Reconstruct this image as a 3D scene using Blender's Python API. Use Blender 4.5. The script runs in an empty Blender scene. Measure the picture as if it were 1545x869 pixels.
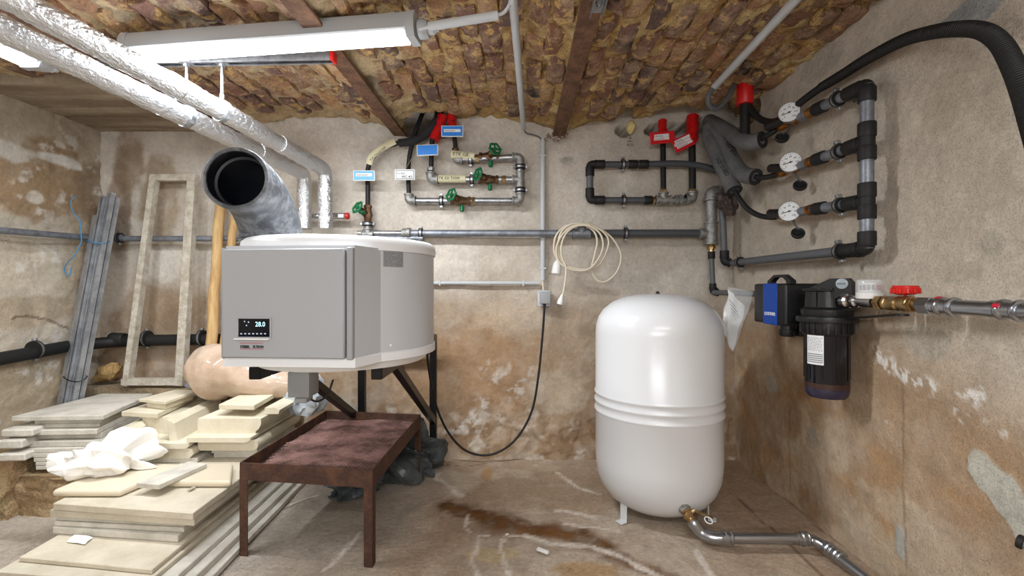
import bpy, bmesh, math, random
import numpy as np
from mathutils import Vector as V, Matrix, noise as mn

random.seed(7)
C = bpy.context.scene.collection
F, CX, CY, CAMZ = 700.0, 785.0, 434.5, 1.08      # focal length and vanishing point in pixels of the 1545x869 frame
YB, XR, XL, YF = 2.95, 1.36, -2.67, -1.7         # back, right, left, front wall planes
# ---------------------------------------------------------------- camera
cam = bpy.data.objects.new('camera', bpy.data.cameras.new('camera')); C.objects.link(cam)
cam.location = (0, 0, CAMZ); cam.rotation_euler = (math.pi/2, 0, 0)
cam.data.sensor_width = 36; cam.data.lens = F/1545*36; cam.data.shift_x = -(CX-772.5)/1545
cam.data.clip_start = .02
bpy.context.scene.camera = cam
# ---------------------------------------------------------------- world, exposure
sc = bpy.context.scene
w = bpy.data.worlds.new('world'); sc.world = w; w.use_nodes = True
w.node_tree.nodes['Background'].inputs[0].default_value = (.8, .85, 1, 1)
w.node_tree.nodes['Background'].inputs[1].default_value = 0.05
sc.view_settings.view_transform = 'Standard'; sc.view_settings.look = 'None'
sc.view_settings.gamma = 1; sc.view_settings.use_curve_mapping = False
sc.view_settings.exposure = 0.56
LAMP_MAIN, LAMP_LEFT, LAMP_REAR, LAMP_FILL = 33, 11, 27, 22     # watts: LED battens (two in view, one behind the camera), added fill light
EMIT = 6.0
def area_light(name, loc, sx, sy, power, rotz=0, rotx=0, spread=180):
    d = bpy.data.lights.new(name, 'AREA'); d.shape = 'RECTANGLE'; d.size = sx; d.size_y = sy
    d.energy = power; d.color = (.93, .97, 1); d.spread = math.radians(spread)
    o = bpy.data.objects.new(name, d); C.objects.link(o); o.location = loc; o.rotation_euler = (rotx, 0, rotz)
    return o
# ---------------------------------------------------------------- pixel helpers (point of the photo -> point in the room)
def at(px, py, Y): return V(((px-CX)*Y/F, Y, CAMZ-(py-CY)*Y/F))
def atX(px, py, X): return at(px, py, X*F/(px-CX))
def atZ(px, py, Z=0): return at(px, py, (CAMZ-Z)*F/(py-CY))
YP = 2.87
def bw(px, py, Y=YP): return at(px, py, Y)
# ---------------------------------------------------------------- mesh helpers
def frame(axis):
    a = V(axis).normalized()
    t = V((0, 0, 1)) if abs(a.z) < .9 else V((0, 1, 0))
    u = a.cross(t).normalized(); return a, u, a.cross(u).normalized()
def B(): return bmesh.new()
def box(bm, c, s, bev=0, rot=None, seg=1):
    m = Matrix.Translation(V(c)) @ (rot.to_4x4() if rot else Matrix.Identity(4)) @ Matrix.Diagonal((s[0], s[1], s[2], 1))
    r = bmesh.ops.create_cube(bm, size=1, matrix=m)
    if bev:
        es = list({e for v in r['verts'] for e in v.link_edges})
        bmesh.ops.bevel(bm, geom=es, offset=bev, segments=seg, affect='EDGES', profile=.6)
    return bm
def rotz(a): return Matrix.Rotation(math.radians(a), 3, 'Z')
def basis(u, v, w):   # columns
    return Matrix((V(u), V(v), V(w))).transposed()
def beam(bm, p, q, wx, wy, up=(0, 0, 1), bev=0):       # rectangular bar from p to q
    p, q = V(p), V(q); a = (q-p).normalized(); u = a.cross(V(up)).normalized(); v = u.cross(a).normalized()
    return box(bm, (p+q)/2, ((q-p).length, wx, wy), bev, basis(a, u, v))
def fillet(pts, rad, n=6):
    pts = [V(p) for p in pts]; out = [pts[0]]
    for i in range(1, len(pts)-1):
        p, a, b = pts[i], pts[i-1], pts[i+1]
        d1, d2 = (a-p), (b-p); ang = d1.angle(d2)
        if ang > 3.1: out.append(p); continue
        t = min(rad/math.tan(ang/2), d1.length*.49, d2.length*.49)
        s, e = p+d1.normalized()*t, p+d2.normalized()*t
        for k in range(n+1):
            f = k/n; out.append((1-f)**2*s+2*f*(1-f)*p+f*f*e)
    out.append(pts[-1]); return out
def smooth(pts, n=8):
    pts = [V(p) for p in pts]; q = [2*pts[0]-pts[1]]+pts+[2*pts[-1]-pts[-2]]; out = []
    for i in range(1, len(q)-2):
        for k in range(n):
            t = k/n; a, b, c, d = q[i-1:i+3]
            out.append(.5*((2*b)+(c-a)*t+(2*a-5*b+4*c-d)*t*t+(3*b-a-3*c+d)*t**3))
    out.append(pts[-1]); return out
def tube(bm, pts, r, seg=12, caps=True, flat=1.0):
    pts = [V(p) for p in pts]; n = len(pts); rs = r if hasattr(r, '__len__') else [r]*n
    tan = [(pts[min(i+1, n-1)]-pts[max(i-1, 0)]).normalized() for i in range(n)]
    _, u, _ = frame(tan[0]); rings = []
    for i in range(n):
        u = (u-tan[i]*u.dot(tan[i])).normalized(); v = tan[i].cross(u)
        rings.append([bm.verts.new(pts[i]+(u*math.cos(2*math.pi*k/seg)+v*math.sin(2*math.pi*k/seg)*flat)*rs[i]) for k in range(seg)])
    for i in range(n-1):
        for k in range(seg):
            bm.faces.new((rings[i][k], rings[i][(k+1) % seg], rings[i+1][(k+1) % seg], rings[i+1][k]))
    if caps:
        bm.faces.new(rings[0][::-1]); bm.faces.new(rings[-1])
    return bm
def lathe(bm, prof, o, axis, seg=20, ph=0, cap=True):    # prof: (radius, distance along axis)
    a, u, v = frame(axis); o = V(o); rings = []
    for r, t in prof:
        if r < 1e-6: rings.append([bm.verts.new(o+a*t)]); continue
        rings.append([bm.verts.new(o+a*t+(u*math.cos(ph+2*math.pi*k/seg)+v*math.sin(ph+2*math.pi*k/seg))*r) for k in range(seg)])
    for i in range(len(rings)-1):
        A, D = rings[i], rings[i+1]
        for k in range(seg):
            k2 = (k+1) % seg
            if len(A) == 1 and len(D) == 1: continue
            if len(A) == 1: bm.faces.new((A[0], D[k2], D[k]))
            elif len(D) == 1: bm.faces.new((A[k], A[k2], D[0]))
            else: bm.faces.new((A[k], A[k2], D[k2], D[k]))
    if cap:
        if len(rings[0]) > 2: bm.faces.new(rings[0][::-1])
        if len(rings[-1]) > 2: bm.faces.new(rings[-1])
    return bm
def ring(bm, c, axis, R, r, seg=20, s2=8, ph=0):
    a, u, v = frame(axis); c = V(c); vs = []
    for i in range(seg):
        t = 2*math.pi*i/seg+ph; d = u*math.cos(t)+v*math.sin(t)
        RR = R(i) if callable(R) else R
        vs.append([bm.verts.new(c+d*(RR+r*math.cos(2*math.pi*j/s2))+a*r*math.sin(2*math.pi*j/s2)) for j in range(s2)])
    for i in range(seg):
        for j in range(s2):
            bm.faces.new((vs[i][j], vs[(i+1) % seg][j], vs[(i+1) % seg][(j+1) % s2], vs[i][(j+1) % s2]))
    return bm
def prism(bm, poly, a, b, org=(0, 0, 0), ux=(1, 0, 0), uy=(0, 0, 1)):   # polygon in (ux,uy), extruded along ux x uy from a to b
    ux, uy, org = V(ux), V(uy), V(org); n = uy.cross(ux)
    A = [bm.verts.new(org+ux*x+uy*y+n*a) for x, y in poly]; D = [bm.verts.new(org+ux*x+uy*y+n*b) for x, y in poly]
    k = len(poly)
    for i in range(k): bm.faces.new((A[i], A[(i+1) % k], D[(i+1) % k], D[i]))
    bm.faces.new(A[::-1]); bm.faces.new(D); return bm
# ---------------------------------------------------------------- scene objects
LOC = {}
def link_mesh(name, bm, m, loc, sm=40):
    bmesh.ops.recalc_face_normals(bm, faces=bm.faces)
    if V(loc).length: bmesh.ops.translate(bm, verts=bm.verts, vec=-V(loc))
    me = bpy.data.meshes.new(name); bm.to_mesh(me); bm.free()
    me.shade_smooth()
    if sm < 180: me.set_sharp_from_angle(angle=math.radians(sm))
    me.materials.append(m)
    o = bpy.data.objects.new(name, me); C.objects.link(o); return o
def T(name, label, cat, loc=(0, 0, 0), group=None):
    o = bpy.data.objects.new(name, None); C.objects.link(o); o.location = loc; o.empty_display_size = .05; o['kind'] = 'thing'
    o['label'] = label; o['category'] = cat
    if group: o['group'] = group
    LOC[o.name] = V(loc); return o
def P(name, bm, m, parent, label=None, sm=40):
    l = LOC[parent.name]; o = link_mesh(name, bm, m, l, sm); o.parent = parent; LOC[o.name] = l
    if label: o['label'] = label
    return o
def S(name, bm, m, label, cat, loc=(0, 0, 0), group=None, sm=40):
    o = link_mesh(name, bm, m, loc, sm); o.location = loc; o['kind'] = 'thing'; o['label'] = label; o['category'] = cat
    if group: o['group'] = group
    LOC[o.name] = V(loc); return o
def struct(name, bm, m, sm=40, label=None):
    o = link_mesh(name, bm, m, (0, 0, 0), sm); o['kind'] = 'structure'; LOC[o.name] = V((0, 0, 0))
    if label: o['label'] = label
    return o
def text(s, size, org, ux, uy, m, parent, name='lettering', depth=.0004, align='LEFT', sx=1.0, bold=0):
    cu = bpy.data.curves.new('t', 'FONT'); cu.body = s; cu.size = size; cu.extrude = depth; cu.align_x = align
    cu.resolution_u = 2; cu.offset = bold
    ob = bpy.data.objects.new('t', cu); me = bpy.data.meshes.new_from_object(ob)
    bm = B(); bm.from_mesh(me); bpy.data.objects.remove(ob); bpy.data.curves.remove(cu); bpy.data.meshes.remove(me)
    ux, uy = V(ux).normalized(), V(uy).normalized(); n = ux.cross(uy)
    M4 = Matrix.Translation(V(org)) @ basis(ux*sx, uy, n).to_4x4()
    bmesh.ops.transform(bm, matrix=M4, verts=bm.verts)
    return P(name, bm, m, parent, sm=30)
# ---------------------------------------------------------------- materials
def lin(c): return tuple(((x/255)/12.92 if x/255 <= .04045 else ((x/255+.055)/1.055)**2.4) for x in c)
def rgb(*c): return (*lin(c), 1)
MATS = {}
def mat(name, col, rough=.5, metal=0, bump=0, bscale=40, var=0, vscale=6, col2=None, spec=.5, coat=0, trans=0, ior=1.45, stretch=None, lo=.4, hi=.6, obj_rand=0):
    m = bpy.data.materials.new(name); m.use_nodes = True; nt = m.node_tree; N, L = nt.nodes, nt.links
    b = N['Principled BSDF']; b.inputs['Base Color'].default_value = rgb(*col)
    b.inputs['Roughness'].default_value = rough; b.inputs['Metallic'].default_value = metal
    b.inputs['Specular IOR Level'].default_value = spec; b.inputs['Coat Weight'].default_value = coat
    b.inputs['Transmission Weight'].default_value = trans; b.inputs['IOR'].default_value = ior
    tc = N.new('ShaderNodeTexCoord'); src = tc.outputs['Object']
    if stretch:
        mp = N.new('ShaderNodeMapping'); mp.inputs['Scale'].default_value = stretch; L.new(src, mp.inputs[0]); src = mp.outputs[0]
    if col2:
        n = N.new('ShaderNodeTexNoise'); n.inputs['Scale'].default_value = vscale; n.inputs['Detail'].default_value = 8; n.inputs['Roughness'].default_value = .65
        L.new(src, n.inputs['Vector']); r = N.new('ShaderNodeValToRGB')
        r.color_ramp.elements[0].position = lo; r.color_ramp.elements[0].color = rgb(*col)
        r.color_ramp.elements[1].position = hi; r.color_ramp.elements[1].color = rgb(*col2)
        L.new(n.outputs['Fac'], r.inputs[0]); out = r.outputs[0]
        if obj_rand:
            oi = N.new('ShaderNodeObjectInfo'); mr = N.new('ShaderNodeMapRange'); mr.inputs[3].default_value = 1-obj_rand; mr.inputs[4].default_value = 1+obj_rand*.4
            L.new(oi.outputs['Random'], mr.inputs[0]); hs = N.new('ShaderNodeHueSaturation'); L.new(mr.outputs[0], hs.inputs['Value']); L.new(out, hs.inputs['Color']); out = hs.outputs[0]
        L.new(out, b.inputs['Base Color'])
    if bump:
        n = N.new('ShaderNodeTexNoise'); n.inputs['Scale'].default_value = bscale; n.inputs['Detail'].default_value = 6
        L.new(src, n.inputs['Vector']); bp = N.new('ShaderNodeBump'); bp.inputs['Strength'].default_value = bump; bp.inputs['Distance'].default_value = .01
        L.new(n.outputs['Fac'], bp.inputs['Height']); L.new(bp.outputs[0], b.inputs['Normal'])
    MATS[name] = m; return m
def plaster(name, speck=1.0, bumpd=.004, rough=.92):
    """colour from the painted attribute, fine grain and pits on top"""
    m = bpy.data.materials.new(name); m.use_nodes = True; nt = m.node_tree; N, L = nt.nodes, nt.links
    b = N['Principled BSDF']; b.inputs['Roughness'].default_value = rough; b.inputs['Specular IOR Level'].default_value = .25
    a = N.new('ShaderNodeAttribute'); a.attribute_name = 'Col'; tc = N.new('ShaderNodeTexCoord')
    def nz(s, d=8, r=.6):
        n = N.new('ShaderNodeTexNoise'); n.inputs['Scale'].default_value = s; n.inputs['Detail'].default_value = d; n.inputs['Roughness'].default_value = r
        L.new(tc.outputs['Object'], n.inputs['Vector']); return n.outputs['Fac']
    def mr(x, a0, a1, b0, b1):
        n = N.new('ShaderNodeMapRange'); L.new(x, n.inputs[0])
        for i, v in enumerate((a0, a1, b0, b1)): n.inputs[i+1].default_value = v
        return n.outputs[0]
    def mul(x, y):
        n = N.new('ShaderNodeMath'); n.operation = 'MULTIPLY'; L.new(x, n.inputs[0]); L.new(y, n.inputs[1]); return n.outputs[0]
    big, mid, fine = nz(9), nz(45), nz(170, 4, .7)
    v = mul(mr(big, .3, .7, .86, 1.1), mr(mid, .3, .7, 1-.16*speck, 1+.1*speck))
    v = mul(v, mr(fine, .3, .42, 1-.35*speck, 1))
    mx = N.new('ShaderNodeVectorMath'); mx.operation = 'SCALE'; L.new(a.outputs['Color'], mx.inputs[0]); L.new(v, mx.inputs['Scale'])
    L.new(mx.outputs[0], b.inputs['Base Color'])
    add = N.new('ShaderNodeMath'); add.operation = 'ADD'; L.new(big, add.inputs[0]); L.new(mid, add.inputs[1])
    ad2 = N.new('ShaderNodeMath'); ad2.operation = 'ADD'; L.new(add.outputs[0], ad2.inputs[0]); L.new(mr(fine, .25, .5, 0, .35), ad2.inputs[1])
    bp = N.new('ShaderNodeBump'); bp.inputs['Strength'].default_value = .8; bp.inputs['Distance'].default_value = bumpd*2
    L.new(ad2.outputs[0], bp.inputs['Height']); L.new(bp.outputs[0], b.inputs['Normal'])
    return m
mWall = plaster('plaster_wall', .75, .003); mFloor = plaster('concrete_floor', 1.1, .004, .8); mMortar = plaster('mortar', 1.2, .009)
mRock = plaster('rough_stone', 1.3, .01)
mGalv = mat('galvanised_steel', (142, 144, 148), .38, .85, .15, 60, col2=(176, 178, 182), vscale=25)
mGalvP = mat('painted_pipe_grey', (112, 116, 124), .45, .5, .1, 60, col2=(140, 145, 154), vscale=20)
mCast = mat('cast_fitting_grey', (128, 128, 126), .5, .6, .3, 120, col2=(162, 162, 160), vscale=40)
mChrome = mat('chrome', (215, 218, 222), .15, 1)
mSteel = mat('pressed_steel', (168, 172, 178), .25, .95, .05, 40)
mBrass = mat('brass', (182, 156, 112), .32, .85, .2, 80, col2=(146, 116, 76), vscale=30)
mBronze = mat('bronze_valve_body', (108, 84, 62), .45, .75, .3, 90, col2=(84, 62, 44), vscale=40)
mCopper = mat('coppery_brass', (170, 112, 48), .35, .8, .2, 80, col2=(120, 72, 28), vscale=30)
mGreen = mat('green_plastic', (12, 104, 62), .4, 0, .1, 50)
mRed = mat('red_plastic', (200, 22, 24), .4, 0, .2, 30)
mRedMetal = mat('red_lacquer', (208, 34, 30), .3, 0)
mBlack = mat('black_plastic', (26, 26, 28), .4, 0, .1, 80)
mRubber = mat('black_rubber', (24, 24, 25), .6)
mBlackSteel = mat('black_painted_steel', (20, 20, 22), .35, .3)
mPipeGrey = mat('grey_plastic_pipe', (92, 95, 100), .45, 0)
mPipeDark = mat('dark_grey_plastic_pipe', (74, 77, 82), .45, 0)
mFoam = mat('grey_foam_insulation', (88, 89, 90), .75, 0, .2, 60, col2=(102, 103, 104), vscale=12)
mFoamHole = mat('dark_foam_end', (40, 40, 42), .9)
mConduit = mat('light_grey_plastic', (186, 190, 194), .45)
mWhiteP = mat('white_plastic', (226, 226, 224), .35)
mCream = mat('cream_cable', (214, 204, 184), .5)
mLidW = mat('white_lid', (222, 223, 225), .35)
mBody = mat('grey_white_shell', (186, 188, 192), .38)
mPanel = mat('light_grey_panel', (160, 162, 165), .45)
mPanelD = mat('mid_grey_trim', (150, 152, 155), .45)
mScreen = mat('black_glass', (12, 16, 24), .08, 0, spec=.6)
mTank = mat('white_enamel', (212, 214, 217), .22, 0, .02, 9, spec=.5)
mLamp = mat('grey_lamp_housing', (170, 173, 176), .4)
mRust = mat('rusty_steel', (72, 50, 42), .75, .2, .5, 60, col2=(102, 70, 52), vscale=14, lo=.42, hi=.66)
mRustD = mat('dark_rust_sheet', (52, 38, 35), .7, .15, .7, 45, col2=(100, 76, 70), vscale=7, lo=.38, hi=.68)
mRustBeam = mat('rusty_beam', (92, 66, 50), .85, .1, .6, 70, col2=(124, 90, 68), vscale=16)
mStoneC = mat('cream_stone', (206, 196, 172), .75, 0, .15, 60, col2=(220, 212, 192), vscale=7, lo=.35, hi=.65)
mStoneG = mat('grey_stone_slab', (184, 179, 168), .8, 0, .3, 90, col2=(212, 207, 196), vscale=9, lo=.35, hi=.6, obj_rand=.12)
mStoneB = mat('beige_stone_slab', (190, 180, 160), .75, 0, .3, 90, col2=(210, 201, 182), vscale=6, lo=.35, hi=.6, obj_rand=.12)
mStoneGl = mat('polished_cream_stone', (212, 200, 178), .35, 0, .05, 30)
mPaper = mat('white_paper', (236, 234, 229), .7)
mPaperL = mat('printed_label_white', (225, 226, 228), .5)
mInk = mat('black_ink', (28, 28, 30), .6)
mInkG = mat('grey_ink', (120, 122, 126), .6)
mInkR = mat('red_ink', (190, 20, 50), .5)
mBlue = mat('blue_sign', (44, 130, 222), .4)
mBlueL = mat('light_blue_sign', (92, 166, 226), .4)
mBlueD = mat('blue_stripe', (0, 66, 160), .4)
mSignW = mat('white_sign', (225, 228, 230), .35)
mRedSign = mat('red_sign', (206, 22, 34), .4)
mTape = mat('yellowed_tape', (206, 200, 166), .55)
mWood = mat('pale_wood_pole', (200, 168, 118), .7, 0, .2, 30, col2=(176, 140, 92), vscale=8, stretch=(6, 6, .6))
mFrameW = mat('weathered_frame', (168, 158, 142), .85, 0, .5, 70, col2=(196, 190, 178), vscale=22, lo=.4, hi=.6)
mProfile = mat('zinc_profile', (150, 154, 160), .45, .6, .1, 50, col2=(182, 186, 192), vscale=12)
mBag = mat('brown_paper_roll', (178, 152, 130), .45, 0, .7, 16, col2=(200, 178, 158), vscale=5, coat=.7)
mFilm = mat('clear_film', (222, 226, 230), .12, 0, .6, 18); mFilm.node_tree.nodes['Principled BSDF'].inputs['Alpha'].default_value = .22
mTarp = mat('dark_grey_film', (48, 54, 56), .3, 0, .4, 20, col2=(80, 86, 88), vscale=9)
mDuctIn = mat('dark_duct_inside', (22, 24, 32), .5)
mDuct = mat('graphite_foam_duct', (74, 77, 82), .5, 0, .35, 90, col2=(122, 125, 130), vscale=22, lo=.45, hi=.62)
mFoil = mat('aluminium_foil', (222, 224, 228), .34, 1, 1.0, 95, stretch=(1, .55, 1))
mGlassClear = mat('clear_plastic', (235, 238, 240), .05, 0); mGlassClear.node_tree.nodes['Principled BSDF'].inputs['Alpha'].default_value = .25
mBowl = mat('tinted_filter_bowl', (20, 20, 26), .08, 0, spec=.6)
mBowlB = mat('violet_bowl_base', (46, 42, 62), .1, 0, spec=.6)
mBlueTie = mat('blue_string', (70, 140, 190), .6)
def emis(name, col, s):
    m = bpy.data.materials.new(name); m.use_nodes = True; b = m.node_tree.nodes['Principled BSDF']
    b.inputs['Base Color'].default_value = (*col, 1); b.inputs['Emission Color'].default_value = (*col, 1); b.inputs['Emission Strength'].default_value = s; return m
mGlow = emis('led_diffuser', (1, .98, .96), EMIT); mDigit = emis('cyan_digits', (.45, .9, 1), .9); mDigitDim = emis('dim_symbols', (.4, .5, .6), .15)
# ---------------------------------------------------------------- numpy noise and painting
_rs = {}
def vn(x, y, s, seed):
    if seed not in _rs: _rs[seed] = np.random.RandomState(seed).rand(256, 256)
    g = _rs[seed]; x = x*s+1000; y = y*s+1000; i = np.floor(x).astype(int); j = np.floor(y).astype(int)
    fx = x-i; fy = y-j; fx = fx*fx*(3-2*fx); fy = fy*fy*(3-2*fy); a = lambda p, q: g[p % 256, q % 256]
    return (a(i, j)*(1-fx)+a(i+1, j)*fx)*(1-fy)+(a(i, j+1)*(1-fx)+a(i+1, j+1)*fx)*fy
def fbm(x, y, s, seed, o=5):
    t = 0; amp = .5; n = 0
    for k in range(o): t = t+amp*vn(x, y, s*2**k, seed+k); n += amp; amp *= .55
    return t/n
def sst(x, a, b):
    t = np.clip((x-a)/(b-a), 0, 1); return t*t*(3-2*t)
def blob(x, y, cx, cy, rx, ry, seed, rough=.5, soft=.12, rot=0):
    c, s = math.cos(rot), math.sin(rot); dx, dy = x-cx, y-cy
    d = np.sqrt(((dx*c+dy*s)/rx)**2+((-dx*s+dy*c)/ry)**2)+(fbm(x, y, 9, seed)-.5)*2*rough
    return 1-sst(d, 1-soft, 1+soft)
def line(x, y, pts, wd, seed, wob=.03):
    xx = x+(fbm(x, y, 14, seed)-.5)*wob*2; yy = y+(fbm(x, y, 14, seed+9)-.5)*wob*2; d = np.full(x.shape, 9.)
    for (ax, ay), (bx, by) in zip(pts[:-1], pts[1:]):
        ux, uy = bx-ax, by-ay; t = np.clip(((xx-ax)*ux+(yy-ay)*uy)/(ux*ux+uy*uy), 0, 1)
        d = np.minimum(d, np.hypot(xx-ax-t*ux, yy-ay-t*uy))
    return 1-sst(d, wd*.4, wd*(.8+1.2*vn(x, y, 12, seed+3)))
def mixc(c, col, m):
    return c*(1-m[..., None])+np.array(lin(col))*m[..., None]
def gridobj(name, P3, col, m, sm=180, parent=None):
    nu, nv = P3.shape[:2]; me = bpy.data.meshes.new(name); me.vertices.add(nu*nv)
    me.vertices.foreach_set('co', P3.reshape(-1).astype(np.float32))
    i, j = np.meshgrid(np.arange(nu-1), np.arange(nv-1), indexing='ij'); a = i*nv+j
    q = np.stack([a, a+nv, a+nv+1, a+1], -1).reshape(-1, 4); nf = len(q)
    me.loops.add(nf*4); me.loops.foreach_set('vertex_index', q.reshape(-1).astype(np.int32))
    me.polygons.add(nf); me.polygons.foreach_set('loop_start', (np.arange(nf)*4).astype(np.int32))
    me.update(calc_edges=True); me.shade_smooth()
    at_ = me.color_attributes.new('Col', 'FLOAT_COLOR', 'POINT')
    rgba = np.concatenate([col, np.ones(col.shape[:2]+(1,))], -1); at_.data.foreach_set('color', rgba.reshape(-1).astype(np.float32))
    me.materials.append(m); o = bpy.data.objects.new(name, me); C.objects.link(o); LOC[o.name] = V((0, 0, 0))
    if parent: o.parent = parent
    return o
# ================================================================ THE SETTING
PALE, BROWN, WHT, GREYP = (210, 202, 191), (170, 146, 120), (226, 222, 216), (168, 166, 156)
def bq(px, py): p = at(px, py, YB); return p.x, p.z
def rq(px, py): p = atX(px, py, XR); return p.y, p.z
def lq(px, py): p = atX(px, py, XL); return p.y, p.z
def vz(X):      # underside of the shallow brick vaults between the beams
    e = [-2.75, -1.80, -.765, .245, 1.42]
    z0 = [2.06, 2.06, 2.06, 2.06, 2.15]; rise = [.05, .09, .085, .05]
    X = np.asarray(X, float); z = np.zeros_like(X)
    for k in range(4):
        m_ = (X >= e[k]) & (X <= e[k+1]); t = (X-e[k])/(e[k+1]-e[k])
        z = np.where(m_, z0[k]*(1-t)+z0[k+1]*t+rise[k]*(1-(2*t-1)**2), z)
    return np.where(z == 0, 2.1, z)
HOLES = [(-.60, 2.10, .19, .075), (.66, 2.08, .05, .035), (.97, 2.085, .14, .045), (1.19, 2.10, .15, .06)]
# back wall
st = .0095
U, Z = np.meshgrid(np.arange(XL-.1, XR+.1, st), np.arange(-.08, 2.32, st), indexing='ij')
c = np.zeros(U.shape+(3,))+np.array(lin(PALE))
n1 = fbm(U, Z, 2.2, 11); n2 = fbm(U, Z, 7, 21); n3 = fbm(U, Z, 25, 31)
edge = .98-.10*np.sin(U*1.7+.6)+(n1-.5)*.5
c = mixc(c, BROWN, (1-sst(Z, edge-.22, edge+.25))*np.clip(.45+1.1*n2, 0, 1)*.95)
c = mixc(c, (178, 164, 146), sst(n1, .45, .7)*.35)
c = mixc(c, (140, 112, 84), (1-sst(Z, .12, .62))*sst(n2, .42, .62)*.75)
c = mixc(c, (206, 196, 182), (1-sst(Z, .2, .75))*sst(fbm(U, Z, 11, 41), .55, .68)*.75)
c = mixc(c, (126, 100, 74), line(U, Z, [bq(*p) for p in ((690, 655), (760, 645), (830, 660), (890, 655))], .02, 55, .08)*.6)
for (px, py, rx, ry, colr, k, sd) in ((330, 330, .2, .18, (196, 184, 166), .3, 61), (240, 310, .12, .3, (160, 138, 112), .75, 62), (196, 250, .10, .22, (150, 128, 104), .8, 63),
      (250, 470, .30, .14, (150, 124, 96), .55, 64), (183, 300, .07, .35, (138, 116, 94), .7, 65), (255, 395, .16, .1, (226, 220, 210), .7, 66), (855, 243, .055, .03, (164, 158, 148), 1, 67), (700, 560, .5, .28, (158, 122, 86), .6, 68),
      (760, 480, .2, .1, (196, 178, 156), .5, 69), (840, 590, .22, .15, (204, 190, 170), .6, 70), (500, 570, .4, .12, (176, 148, 116), .5, 71)):
    u0, z0 = bq(px, py); c = mixc(c, colr, blob(U, Z, u0, z0, rx, ry, sd, .6, .25)*k*np.clip(.3+1.4*fbm(U, Z, 16, sd+4), 0, 1))
w0 = sst(n2, .5, .62)*sst(fbm(U, Z, 30, 81), .48, .62)
for px, py, rx, ry in ((205, 330, .12, .25), (760, 590, .2, .18), (850, 530, .2, .06), (730, 640, .5, .07), (560, 500, .3, .1)):
    u0, z0 = bq(px, py); c = mixc(c, WHT, blob(U, Z, u0, z0, rx, ry, 91, .7, .4)*w0*.55)
Y = YB+(n1-.5)*.03+(n2-.5)*.012+(n3-.5)*.004-(1-sst(Z, .02, .28))*.03*(n2+.2)
Y = Y+sst(fbm(U, Z, 14, 77), .5, .53)*.007*(1-sst(Z, .15, .5))      # spalled plaster near the floor
for hx, hz, rx, rz in HOLES: Y = Y+blob(U, Z, hx, hz, rx, rz, 7, .35, .1)*(.45 if hx < 0 else .25)
wall = gridobj('wall_back', np.stack([U, Y, Z], -1), c, mWall); wall['kind'] = 'structure'; wall_back_obj = wall
# right wall (u = depth Y)
st = .0085
U, Z = np.meshgrid(np.arange(YF-.05, YB+.1, st), np.arange(-.08, 2.45, st), indexing='ij')
c = np.zeros(U.shape+(3,))+np.array(lin((204, 193, 178)))
n1 = fbm(U, Z, 2.0, 111); n2 = fbm(U, Z, 7, 121); n3 = fbm(U, Z, 25, 131)
edge = .98-.28*sst(2.2-U, 0, 1.2)+(n1-.5)*.35
c = mixc(c, (166, 138, 108), (1-sst(Z, edge-.18, edge+.2))*np.clip(.5+n2, 0, 1)*.9)
c = mixc(c, (180, 140, 96), (1-sst(Z, edge-.5, edge-.1))*sst(n2, .45, .7)*.5)
c = mixc(c, (204, 188, 166), (1-sst(Z, edge-.4, edge-.1))*sst(fbm(U, Z, 5, 151), .5, .7)*.55)
for (px, py, rx, ry, colr, k, sd) in ((1495, 370, .035, .032, (192, 184, 170), 1, 161), (1430, 150, .09, .10, (196, 184, 168), .9, 162), (1240, 95, .16, .07, (184, 176, 164), .9, 163), (1462, 20, .1, .05, (160, 162, 162), 1, 164), (1285, 265, .07, .05, (194, 182, 166), .7, 160),
      (1163, 580, .06, .05, (176, 170, 160), .9, 165), (1400, 515, .09, .06, (178, 170, 156), .9, 166), (1508, 745, .12, .055, (190, 188, 176), 1, 167), (1360, 815, .03, .07, (182, 182, 174), 1, 168), (1225, 660, .05, .05, (170, 160, 146), .8, 169), (1440, 410, .08, .03, (188, 178, 162), .7, 170)):
    u0, z0 = rq(px, py); c = mixc(c, colr, blob(U, Z, u0, z0, rx, ry, sd, .45, .05, .75 if sd == 167 else 0)*k)
w0 = np.clip(sst(fbm(U, Z, 42, 181), .47, .56)*1.1, 0, 1)*sst(fbm(U, Z, 9, 185), .35, .5)
for pts, wd in ((((1320, 535), (1360, 565), (1400, 580)), .03), (((1450, 590), (1500, 610), (1545, 650)), .025), (((1440, 628), (1500, 640), (1560, 665)), .016), (((1345, 640), (1358, 660)), .02), (((1470, 560), (1490, 600)), .012)):
    c = mixc(c, (232, 228, 222), line(U, Z, [rq(*p) for p in pts], wd, 191, .03)*w0)
for pts in (((1360, 560), (1362, 700), (1370, 869)), ((1190, 610), (1192, 740))):
    c = mixc(c, (110, 84, 60), line(U, Z, [rq(*p) for p in pts], .004, 195, .004)*.5)
X = XR+(n1-.5)*.035+(n2-.5)*.012+(n3-.5)*.004
for px, py, rx, ry in ((1495, 370, .035, .032), (1508, 745, .12, .055), (1360, 815, .03, .07), (1430, 150, .09, .1)):
    u0, z0 = rq(px, py); X = X-blob(U, Z, u0, z0, rx, ry, {1495: 161, 1508: 167, 1360: 168, 1430: 162}[px], .45, .05, .75 if px == 1508 else 0)*.003
X = X+blob(U, Z, 2.80, 2.12, .16, .06, 7, .35, .1)*.18
wall = gridobj('wall_right', np.stack([X, U, Z], -1), c, mWall); wall['kind'] = 'structure'
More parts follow.
